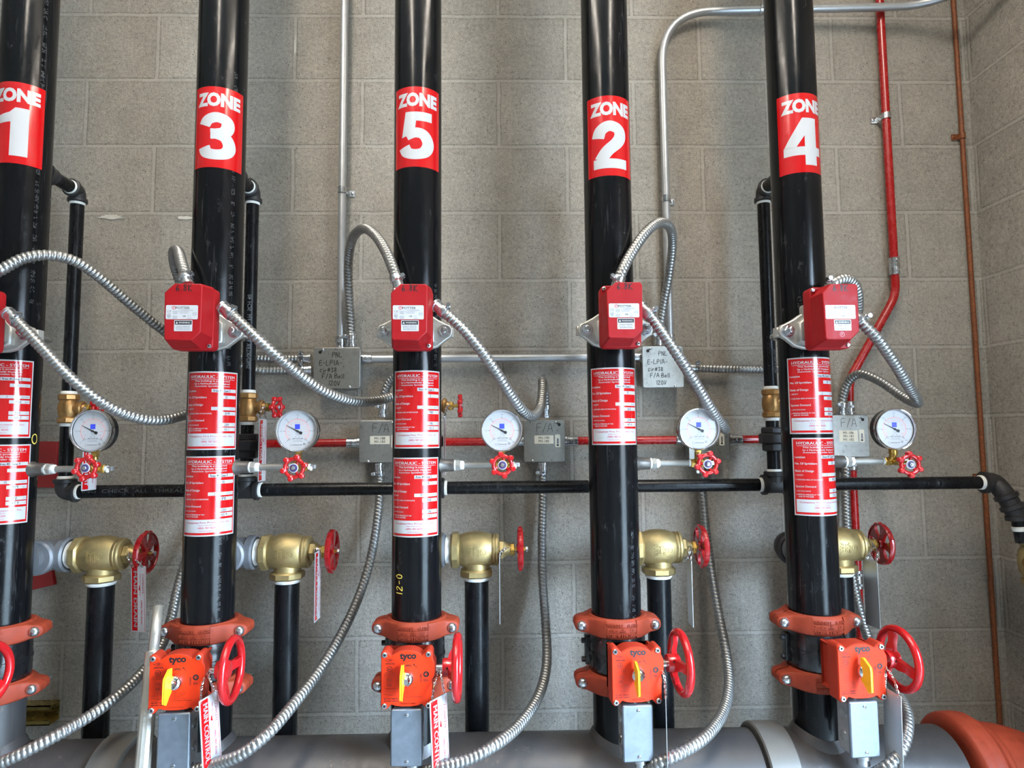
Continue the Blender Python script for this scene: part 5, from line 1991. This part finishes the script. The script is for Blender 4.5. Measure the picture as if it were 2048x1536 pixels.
def sign(top, rz, roll, W, H, word, label, anchor, group, small=True, lean=0.0, loops=2):
    """thin plate hanging from top (middle of its upper edge) by a chain from anchor"""
    u = V((math.cos(rz), math.sin(rz), 0))
    n = V((math.sin(rz), -math.cos(rz), 0))
    v = Z.copy()
    if roll:
        u, v = u * math.cos(roll) + v * math.sin(roll), v * math.cos(roll) - u * math.sin(roll)
    if lean:
        v, n = v * math.cos(lean) + n * math.sin(lean), n * math.cos(lean) - v * math.sin(lean)
    t = thing('hanging_sign', top, label, 'sign', group)
    m = MB()
    org = V(top)
    fr = (u, v, n)
    m.prism(rrect(W, H, .002, 3, (0, -H / 2)), -.0006, .0006, 'sign_aluminium', org, fr)
    mp = lifted(flat(org + n * .0006, fr), .0002)
    m2 = lifted(flat(org + n * .0006, fr), .0004)
    m.quadstrip(-W / 2 + .0005, -H + .0005, W / 2 - .0005, -.0005, mp, 'white_print', 1)
    m.quadstrip(-W / 2 + .003, -H + .003, -W * .06, -.003, m2, 'label_red', 1)
    m3 = lifted(flat(org + n * .0006, fr), .0006)
    dn = lambda a, h: m3(h - W / 2, -a)
    m.text(word, H / 2, .0095, .0115, dn, 'label_white', .03, 'c', H * .84)
    m.quadstrip(W / 2 - .004, -H + .003, W / 2 - .003, -.003, m2, 'label_red', 1)
    m.text('COMPLETE', H * .12, W * .76, .0062, dn, 'ink_maroon', .01, 'l', H * .30)
    m.text('FIRE PROTECTION', H * .12, W * .60, .0042, dn, 'ink_maroon', .0, 'l', H * .33)
    m.text('(480) 987-8200', H * .52, W * .68, .0050, dn, 'ink_maroon', .01, 'l', H * .36)
    m.poly2([(W * .10 - .001, -H * .28), (W * .02, -H * .36), (W * .14, -H * .38)], m2, 'label_red')
    put('plate', m, t, 'plate lettered %s' % word, world=True)
    m = MB()
    for s in ((-1, 1) if loops == 2 else (1,)):
        c = org + u * (s * W * .40) - v * .006
        mid = (c + V(anchor)) / 2 + V((0, -.012, .008))
        chain(m, [c, mid, V(anchor)])
    put('chain', m, t, 'bright link chain', world=True)
    return t


SG = 'hanging valve signs'
for k in ORDER:
    dv = V((RX[k] + DX[k] + .078, -DW, DZ))
    a = dv + V((0, -.020, .006))
    if k == 1:
        tp = at(277, 1132, .245)
        sign(tp, -.42, .06, .050, .156, 'MAIN DRAIN', 'red and white MAIN DRAIN sign under the zone 1 drain handwheel', a, SG)
    elif k == 3:
        tp = at(636, 1102, .245)
        sign(tp, 1.55, .0, .048, .166, 'MAIN DRAIN', 'MAIN DRAIN sign turned nearly edge-on beside the zone 3 drain valve', a, SG)
    elif k == 5:
        tp = at(999, 1106, .245)
        sign(tp, -1.58, .0, .048, .166, 'MAIN DRAIN', 'MAIN DRAIN sign seen edge-on beside the zone 5 drain valve', a, SG)
    elif k == 2:
        tp = at(1378, 1118, .245)
        sign(tp, 1.54, .0, .048, .160, 'MAIN DRAIN', 'sign showing its blank edge and back beside the zone 2 drain valve', a, SG)
    else:
        tp = at(1740, 1122, .245)
        sign(tp, 1.75, .0, .048, .160, 'MAIN DRAIN', 'sign showing its bare grey back under the zone 4 drain handwheel', a, SG)
for k, px, py, w, rz, roll, H in ((3, 417, 1391, .512, 1.20, .10, .142), (5, 876, 1394, .512, .90, .06, .165), (2, 1331, 1384, .505, 1.34, .0, .165), (4, 1784, 1383, .512, 1.72, .03, .165)):
    tp = at(px, py, w)
    a = V((RX[k] + .066, -.478, Z_VALVE + .018))
    lab = {3: 'red and white MAIN CONTROL sign dangling at an angle from the zone 3 butterfly valve', 5: 'red and white MAIN CONTROL sign hanging beside the zone 5 butterfly valve',
           2: 'sign hanging edge-on beside the zone 2 butterfly valve', 4: 'sign showing its bare silver back beside the zone 4 butterfly valve'}[k]
    sign(tp, rz, roll, .050, H, 'MAIN CONTROL', lab, a, SG, lean=0)
for k, px, py, w, rz, H in ((3, 526, 838, .20, 1.55, .158), (5, 889, 832, .20, 1.55, .150), (1, 182, 862, .215, 1.45, .148)):
    tp = at(px, py, w)
    a = V((TX[k] + .050, -TW - .013, ZTV + .004))
    sign(tp, rz, 0.0, .050, H, 'INSPECTORS TEST', {3: 'red and white INSPECTORS TEST sign hanging from the bronze valve behind the zone 3 riser',
                                                  5: 'narrow sliver of sign hanging just right of the zone 5 riser', 1: 'sign mostly hidden behind the zone 1 gauge and its red handle'}[k], a, SG)

# ------------------------------------------------------------------ odds and ends
# leaning two-part pole
pt, pm, pb = at(317, 1212, .385), at(306, 1306, .425), at(291, 1500, .478)
d = (pb - pt).normalized()
tf = -pb.z / d.z
foot = pb + d * tf
t = thing('telescopic_pole', foot, 'silver fluted pole leaning beside the zone 3 butterfly valve', 'pole')


def fluted(m, p0, p1, r):
    n = 24
    L = (p1 - p0).length
    a, b, dd = basis(p1 - p0)
    pl = [((r - (.0008 if j % 2 else 0)) * math.cos(2 * PI * j / n), (r - (.0008 if j % 2 else 0)) * math.sin(2 * PI * j / n)) for j in range(n)]
    m.prism(pl, 0, L, 'pole_silver', p0, (a, b, dd))


m = MB()
fluted(m, pt, pm + d * .02, .0108)
put('upper_tube', m, t, world=True, angle=15)
m = MB()
fluted(m, pm, foot, .0150)
m.lathe([(.0150, -.004), (.0160, -.002), (.0160, .020), (.0150, .024)], pm, d, 'pole_silver', 24)
put('lower_tube', m, t, world=True, angle=15)
# red panels on the wall behind the first riser
for (x0, y0, x1, y1, tilt, lab) in ((20, 883, 110, 974, 0.03, 'dark red board on the wall behind the zone 1 riser and its gauge valve'), (20, 1120, 102, 1180, -0.22, 'lower tilted dark red board on the wall behind the zone 1 drain')):
    a, b = at(x0, y0, .012), at(x1, y1, .012)
    c = (a + b) / 2
    u, v = V((math.cos(tilt), 0, -math.sin(tilt))), V((math.sin(tilt), 0, math.cos(tilt)))
    m = MB()
    m.prism(rrect(b.x - a.x, a.z - b.z, .003, 3), -.0005, .012, 'red_sign', (c.x, -.0005, c.z), (u, v, -Y), bev=.001)
    single('red_board', m, (c.x, 0, c.z), lab, 'board', 'red boards on the wall')
# yellow zinc channel low on the wall
a, b = at(20, 1413, .041), at(98, 1451, .041)
m = MB()
zt1, zb1 = a.z, b.z
th = .0028
m.box(((a.x + b.x) / 2 - .1, -th / 2 - .0005, (zt1 + zb1) / 2), (b.x - a.x + .2, th, zt1 - zb1), 'gold_zinc')
for z, s in ((zt1, -1), (zb1, 1)):
    m.box(((a.x + b.x) / 2 - .1, -.0205, z + s * th / 2), (b.x - a.x + .2, .041, th), 'gold_zinc')
    m.box(((a.x + b.x) / 2 - .1, -.041 + th / 2, z + s * .005), (b.x - a.x + .2, th, .010), 'gold_zinc')
    m.box(((a.x + b.x) / 2 - .1, -.036, z + s * .010), (b.x - a.x + .2, .009, th), 'gold_zinc')
single('strut_channel', m, (b.x, 0, (zt1 + zb1) / 2), 'yellow zinc strut channel low on the wall behind the zone 1 riser', 'channel')
